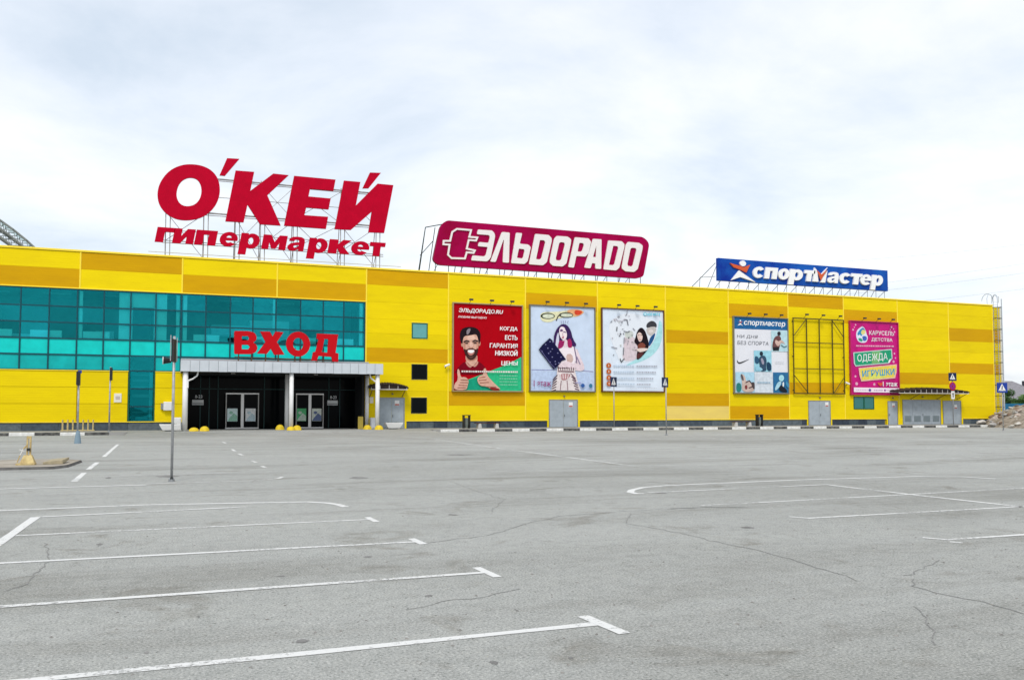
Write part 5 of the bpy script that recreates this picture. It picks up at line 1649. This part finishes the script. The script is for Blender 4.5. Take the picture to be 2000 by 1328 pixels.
planter(-.25, 65.2, 'white flower tub left of the entrance canopy')
planter(16.0, 66.8, 'white flower tub in front of the grey side door')
t = thing('utility_cabinet', (.28, 66.6, ZP), 'white utility cabinet behind the flower tub left of the entrance', 'cabinet')
MB().bevel_box(-.02, .5, 66.4, 66.8, ZP, 1.12, WHITE, .02).build('body', t)
MB().bevel_box(.03, .45, 66.37, 66.398, ZP + .08, 1.05, WHITE, .01).build('door', t)
t = thing('utility_cabinet', (14.7, 68.2, ZP), 'pale cabinet between the entrance right columns and the side door', 'cabinet')
MB().bevel_box(14.45, 14.95, 68.0, 68.4, ZP, 1.05, mat('pale_cabinet', (.62, .64, .68), .5), .02).build('body', t)
MB().bevel_box(14.5, 14.9, 67.97, 67.998, ZP + .08, .98, MATS['pale_cabinet'], .01).build('door', t)
t = thing('barrier_stand', (13.55, 67.5, ZP), 'small dull yellow stand left of the entrance right columns', 'stand')
MB().box(13.35, 13.75, 67.5, 67.54, ZP, 1.15, mat('dull_yellow', (.42, .32, .06), .6)).build('board', t)
MB().box(13.38, 13.44, 67.54, 67.9, ZP, ZP + .05, DSTEEL).box(13.66, 13.72, 67.54, 67.9, ZP, ZP + .05, DSTEEL).build('foot', t)

WOODD = mat('dark_red_wood', (.085, .022, .016), .6, var=.4, vscale=6)
CONL = mat('pale_concrete_leg', (.55, .54, .52), .9, var=.2, vscale=6)


def bench_and_bin(xb, xk, lb1, lb2):
    t = thing('bench', (xb, 67.4, ZP), lb1, 'bench', 'benches along the facade')
    for s in (-.75, .75):
        MB().add([(xb + s - .16, 67.15, ZP), (xb + s + .16, 67.15, ZP), (xb + s + .1, 67.15, .58), (xb + s - .1, 67.15, .58), (xb + s - .16, 67.65, ZP), (xb + s + .16, 67.65, ZP), (xb + s + .1, 67.65, .58), (xb + s - .1, 67.65, .58)],
                 [(0, 1, 2, 3), (7, 6, 5, 4), (0, 4, 5, 1), (1, 5, 6, 2), (2, 6, 7, 3), (3, 7, 4, 0)], CONL).build('leg', t)
    for i in range(4):
        MB().bevel_box(xb - 1.1, xb + 1.1, 67.12 + i * .14, 67.24 + i * .14, .58, .63, WOODD, .008).build('slat', t)
    t = thing('litter_bin', (xk, 67.2, ZP), lb2, 'litter bin', 'litter bins along the facade')
    MB().box(xk - .28, xk - .2, 67.0, 67.4, ZP, 1.2, BLACK).box(xk + .2, xk + .28, 67.0, 67.4, ZP, 1.2, BLACK).box(xk - .3, xk + .3, 66.95, 67.45, 1.2, 1.26, BLACK).build('frame', t)
    MB().lathe(xk, 67.2, [(.14, ZP + .06), (.17, .5), (.175, 1.0), (.185, 1.02)], mat('bin_grey', (.16, .18, .16), .5, .3), 14).build('bucket', t)


bench_and_bin(24.0, 22.1, 'dark wooden bench with pale legs below the red poster', 'black litter bin below the red poster')
bench_and_bin(48.9, 50.7, 'dark wooden bench with pale legs left of the sports poster', 'black litter bin below the sports poster')

# ------------------------------------------------------------------ traffic island with the broken lamp base
isl = MB()
ip = [(-14, 26.9), (-3.05, 26.9), (-2.75, 27.6), (-2.62, 30.2), (-3.2, 31.2), (-14, 31.2)]
k = len(ip)
isl.add([(x, y, -.01) for x, y in ip] + [(x + (.05 if x < -5 else -.04), y + (.05 if y < 29 else -.05), .075) for x, y in ip], [tuple(range(k, 2 * k))], mat('island_dirt', (.40, .36, .30), .95, var=.35, vscale=1.2, bump=.6, bscale=12, rgb2=(.24, .21, .17)))
isl.add([(x, y, -.01) for x, y in ip] + [(x + (.05 if x < -5 else -.04), y + (.05 if y < 29 else -.05), .075) for x, y in ip], [(i, (i + 1) % k, (i + 1) % k + k, i + k) for i in range(k)], mat('shaded_kerb', (.13, .125, .12), .95, var=.4, vscale=4))  # island sides coloured dark: the edge's shadow line is put into the concrete
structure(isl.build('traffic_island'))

OC = mat('faded_ochre_paint', (.62, .50, .24), .75, var=.45, vscale=6, rgb2=(.34, .24, .11))
t = thing('broken_barrier_post', (-3.85, 28.2, .075), 'rusty yellow broken barrier stump on the low traffic island', 'barrier')
bx, by = -3.85, 28.2
MB().add([(bx - .2, by - .2, .075), (bx + .2, by - .2, .075), (bx + .2, by + .2, .075), (bx - .2, by + .2, .075), (bx - .1, by - .1, .34), (bx + .1, by - .1, .34), (bx + .1, by + .1, .34), (bx - .1, by + .1, .34)], [(0, 1, 5, 4), (1, 2, 6, 5), (2, 3, 7, 6), (3, 0, 4, 7), (4, 5, 6, 7)], OC).build('foot', t)
MB().box(bx - .045, bx - .005, by - .04, by + .04, .34, .86, OC).box(bx + .03, bx + .075, by - .04, by + .04, .34, .84, OC).box(bx - .045, bx + .075, by - .035, by + .035, .80, .88, OC).build('upright', t)
MB().tube((bx - .03, by, .62), (bx - .12, by - .02, .52), .022, OC).tube((bx - .12, by - .02, .52), (bx - .20, by, .34), .012, WHITE).tube((bx - .20, by, .34), (bx - .27, by, .14), .014, OC).tube((bx - .22, by, .50), (bx - .1, by, .44), .010, WHITE).build('bent_bar', t)
MB().box(bx - .03, bx + .06, by - .07, by - .041, .46, .54, DSTEEL).build('hinge', t)
MB().box(bx - .26, bx + .22, by - .36, by - .05, .076, .12, OC).build('base_plate', t)
t = thing('loose_board', (-3.0, 28.4, .075), 'flat weathered board lying at the edge of the traffic island', 'board')
MB().add([(-3.45, 28.0, .08), (-2.95, 28.05, .08), (-2.9, 29.1, .14), (-3.35, 29.1, .14), (-3.45, 28.0, .14), (-2.95, 28.05, .19), (-2.88, 29.1, .22), (-3.35, 29.1, .17)], [(0, 3, 2, 1), (4, 5, 6, 7), (0, 1, 5, 4), (1, 2, 6, 5), (2, 3, 7, 6), (3, 0, 4, 7)], mat('weathered_board', (.42, .36, .24), .9, var=.3, vscale=8)).build('board', t)
for i, (x, y, s) in enumerate(((-4.7, 27.6, .12), (-5.1, 28.4, .16), (-4.4, 28.9, .1), (-3.3, 27.4, .07))):
    pass

# ------------------------------------------------------------------ rubble heap by the far corner
EARTH = mat('rubble_earth', (.36, .32, .27), .95, var=.45, vscale=1.6, bump=.8, bscale=6, rgb2=(.16, .13, .10))
cxr, cyr = 85.5, 64.3
ax = Vector((.79, .61))


def mound(x, y):
    d = Vector((x - cxr, y - cyr))
    u, v = d.dot(ax) / 16.5, d.dot(Vector((-ax.y, ax.x))) / 6.6
    r = 1 - (u * u + v * v)
    if r <= 0:
        return -0.25
    nz = mnoise.fractal(Vector((x * .35, y * .35, 1.7)), 1.0, 2.0, 5)
    return max(-.25, 2.35 * r ** .8 * (1 + .35 * nz) + .22 * mnoise.noise(Vector((x * 1.7, y * 1.7, 0))) - .08)


N, MM = 110, 84
vs = [(68 + 34 * i / N, 49 + 30 * j / MM, mound(68 + 34 * i / N, 49 + 30 * j / MM)) for j in range(MM + 1) for i in range(N + 1)]
fs = []
for j in range(MM):
    for i in range(N):
        a = j * (N + 1) + i
        q = (a, a + 1, a + N + 2, a + N + 1)
        cx_, cy_ = vs[a][0], vs[a][1]
        if max(vs[t_][2] for t_ in q) > -.2 and not (cy_ > 68.9 and cx_ < 84.6):
            fs.append(q)
rub = thing('rubble_heap', (cxr, cyr, 0), 'heap of broken concrete, earth and rocks at the far corner of the mall', 'rubble')
MB().add(vs, fs, EARTH).build('earth_mound', rub, True)
STN = [mat('rock_tan', (.50, .42, .36), .9, var=.3, vscale=3, bump=.5, bscale=8), mat('rock_grey', (.40, .39, .37), .9, var=.3, vscale=3, bump=.5, bscale=8), mat('rock_brown', (.26, .18, .13), .9, var=.3, vscale=3), mat('rock_pale', (.58, .55, .50), .9, var=.2, vscale=3)]


def rock(x, y, z, s, fl=.6):
    vs, fs = [], []
    n, m2 = 7, 4
    ph = random.random() * 9
    sx, sy, sz = s * random.uniform(.7, 1.4), s * random.uniform(.7, 1.4), s * fl * random.uniform(.6, 1.2)
    tx, ty = random.uniform(-.5, .5), random.uniform(-.5, .5)
    for k in range(m2 + 1):
        for i in range(n):
            t, p = 2 * math.pi * i / n + ph, math.pi * k / m2
            rr = 1 + random.uniform(-.22, .22)
            a, b, c = sx * math.sin(p) * math.cos(t) * rr, sy * math.sin(p) * math.sin(t) * rr, -sz * math.cos(p) * rr
            vs.append((x + a, y + b, z + c + a * tx * .5 + b * ty * .5))
    for k in range(m2):
        for i in range(n):
            j = (i + 1) % n
            fs.append((k * n + i, k * n + j, (k + 1) * n + j, (k + 1) * n + i))
    MB().add(vs, fs, random.choice(STN)).build('rock', rub)


cnt = 0
while cnt < 290:
    x, y = random.uniform(70, 92), random.uniform(51, 68.6)
    z = mound(x, y)
    if z < 0.02:
        continue
    s = random.choice((.1, .13, .16, .2, .26, .36)) * random.uniform(.8, 1.2)
    rock(x, y, z + s * .15, s)
    cnt += 1
for x, y, z, w, d, h, rx, rz, m in ((79.6, 66.4, .75, .95, .7, .16, -38, 25, STN[0]), (77.9, 66.6, .35, .6, .45, .13, -30, -10, STN[3]), (81.4, 65.6, 1.25, .6, .5, .15, -50, 40, STN[3]), (83.2, 64.6, 1.6, .7, .55, .15, -25, -30, STN[1]), (80.5, 63.6, .95, .55, .45, .12, -35, 10, STN[0]), (82.3, 62.4, 1.5, .6, .4, .12, -20, 60, STN[3])):
    ol = [(w * (1 + random.uniform(-.25, .15)) * math.cos(t), d * (1 + random.uniform(-.3, .15)) * math.sin(t)) for t in [R(20 + i * 40 + random.uniform(-12, 12)) for i in range(9)]]
    k = len(ol)
    o = MB().add([(a, b, -h) for a, b in ol] + [(a * .93, b * .93, h * random.uniform(.7, 1.1)) for a, b in ol], [tuple(reversed(range(k))), tuple(range(k, 2 * k))] + [(i, (i + 1) % k, (i + 1) % k + k, i + k) for i in range(k)], m)
    ob = bpy.data.objects.new('concrete_slab', o.mesh('concrete_slab'))
    C.objects.link(ob)
    ob.parent = rub
    ob.location = Vector((x, y, z)) - wloc(rub)
    ob.rotation_euler = (R(rx), R(random.uniform(-15, 15)), R(rz))

# ------------------------------------------------------------------ beyond the corner: fence, shrubs, house, power lines
FB = mat('blue_fence', (.02, .16, .30), .5, var=.2, vscale=1)
t = thing('corrugated_fence', (118, 92, 0), 'blue corrugated fence behind the rubble heap', 'fence')
for i in range(18):
    x = 98 + i * 2.0
    piece('fence_sheet', 'fsheet', lambda q: [q.box(-.98 + j * .245, -.98 + j * .245 + .13, -.03, .01, 0, 2.65, FB) for j in range(8)] and q.box(-.99, .99, .011, .03, 0, 2.65, FB), t, (x, 92, 0))
HW, HR = mat('house_wall', (.42, .38, .34), .9), mat('grey_roof_tile', (.26, .25, .27), .8, var=.25, vscale=2, bump=.5, bscale=6)
hs = thing('house', (166, 138, 0), 'house with a grey hip roof behind the blue fence', 'house')
MB().box(157.6, 177.1, 132, 145, 0, 3.3, HW).build('wall', hs)
e = [(156.6, 131, 3.2), (178.6, 131, 3.2), (178.6, 146, 3.2), (156.6, 146, 3.2), (162, 138.5, 8.1), (171.6, 138.5, 8.1)]
rf = MB().add(e, [(0, 1, 5, 4), (1, 2, 5), (2, 3, 4, 5), (3, 0, 4), (3, 2, 1, 0)], HR).build('roof', hs)
MB().box(172.9, 173.5, 136.5, 137.2, 6.0, 8.1, mat('chimney_dark', (.06, .06, .07), .8)).build('chimney', rf)
for x in (160, 165, 170, 174):
    w = MB().box(x - .7, x + .7, 131.96, 132.0, 1.0, 2.4, WHITE).build('window', hs)
    MB().box(x - .6, x + .6, 131.93, 131.958, 1.1, 2.3, mat('house_glass', (.03, .04, .05), .1)).build('pane', w)
LEAF = [mat('leaf_dark', (.030, .075, .018), .7), mat('leaf_mid', (.06, .14, .025), .7), mat('leaf_light', (.11, .19, .04), .7)]
BARK = mat('bark', (.09, .065, .045), .9, var=.3, vscale=8)


def shrub(x, y, h, rx, n, lb, mi):
    t = thing('shrub', (x, y, 0), lb, 'shrub', 'shrubs behind the blue fence')
    q = MB()
    for i in range(5):
        a = random.random() * 6.28
        q.tube((x + .1 * math.cos(a), y + .1 * math.sin(a), 0), (x + rx * .5 * math.cos(a), y + rx * .5 * math.sin(a), h * .75), .07, BARK, 6, .02)
    q.build('trunk', t)
    q = MB()
    cl = [(x + random.uniform(-1, 1) * rx * .75, y + random.uniform(-1, 1) * rx * .6, h * random.uniform(.35, .86), random.uniform(.35, .7) * rx * .6) for _ in range(14)]
    for i in range(n):
        cx, cy, cz, r = random.choice(cl)
        d = Vector((random.gauss(0, 1), random.gauss(0, 1), random.gauss(0, 1))).normalized() * r * random.uniform(.5, 1.05)
        p = Vector((cx, cy, cz)) + Vector((d.x, d.y, d.z * .8))
        a = Vector((random.gauss(0, 1), random.gauss(0, 1), random.gauss(0, .6))).normalized() * random.uniform(.08, .17)
        b = a.orthogonal().normalized() * random.uniform(.05, .1)
        q.add([p - a, p + b, p + a, p - b], [(0, 1, 2, 3)], LEAF[max(0, min(2, mi + random.choice((-1, 0, 0, 1))))])
    q.build('crown', t)


shrub(117.0, 95.5, 5.0, 2.0, 4200, 'dark green shrub rising nearest the mall corner behind the blue fence', 0)
shrub(120.5, 96.0, 4.3, 2.2, 4200, 'light green shrub in the middle behind the blue fence', 2)
shrub(124.6, 96.5, 3.8, 2.4, 2600, 'mid green shrub farthest from the mall behind the blue fence', 1)
shrub(115.6, 94.6, 4.3, 1.8, 4200, 'dense green shrub just right of the mall corner behind the blue fence', 1)
shrub(118.8, 94.4, 4.2, 2.0, 4200, 'round leafy shrub close behind the blue fence right of the sign post', 1)
shrub(119.2, 103, 4.9, 2.0, 2000, 'taller dark shrub at the back below the grey roof', 0)
WIRE = mat('power_cable', (.50, .53, .57), .7)
for k, ((xa, za), (xb, zb)) in enumerate((((125, 26.4), (200, 38.6)), ((125, 25.0), (200, 36.2)), ((125, 22.2), (200, 32.3)), ((125, 31.8), (200, 42.5)))):
    pts = [(xa + (xb - xa) * i / 16, 140, za + (zb - za) * i / 16 - 1.1 * 4 * (i / 16) * (1 - i / 16) * .4) for i in range(17)]
    o = MB().path(pts, .035, WIRE, 4).build('power_line', None, False, (160, 140, 30))
    tag(o, ('second highest', 'third highest', 'lowest', 'highest')[k] + ' overhead power cable crossing the sky at the right', 'cable', 'overhead power cables')
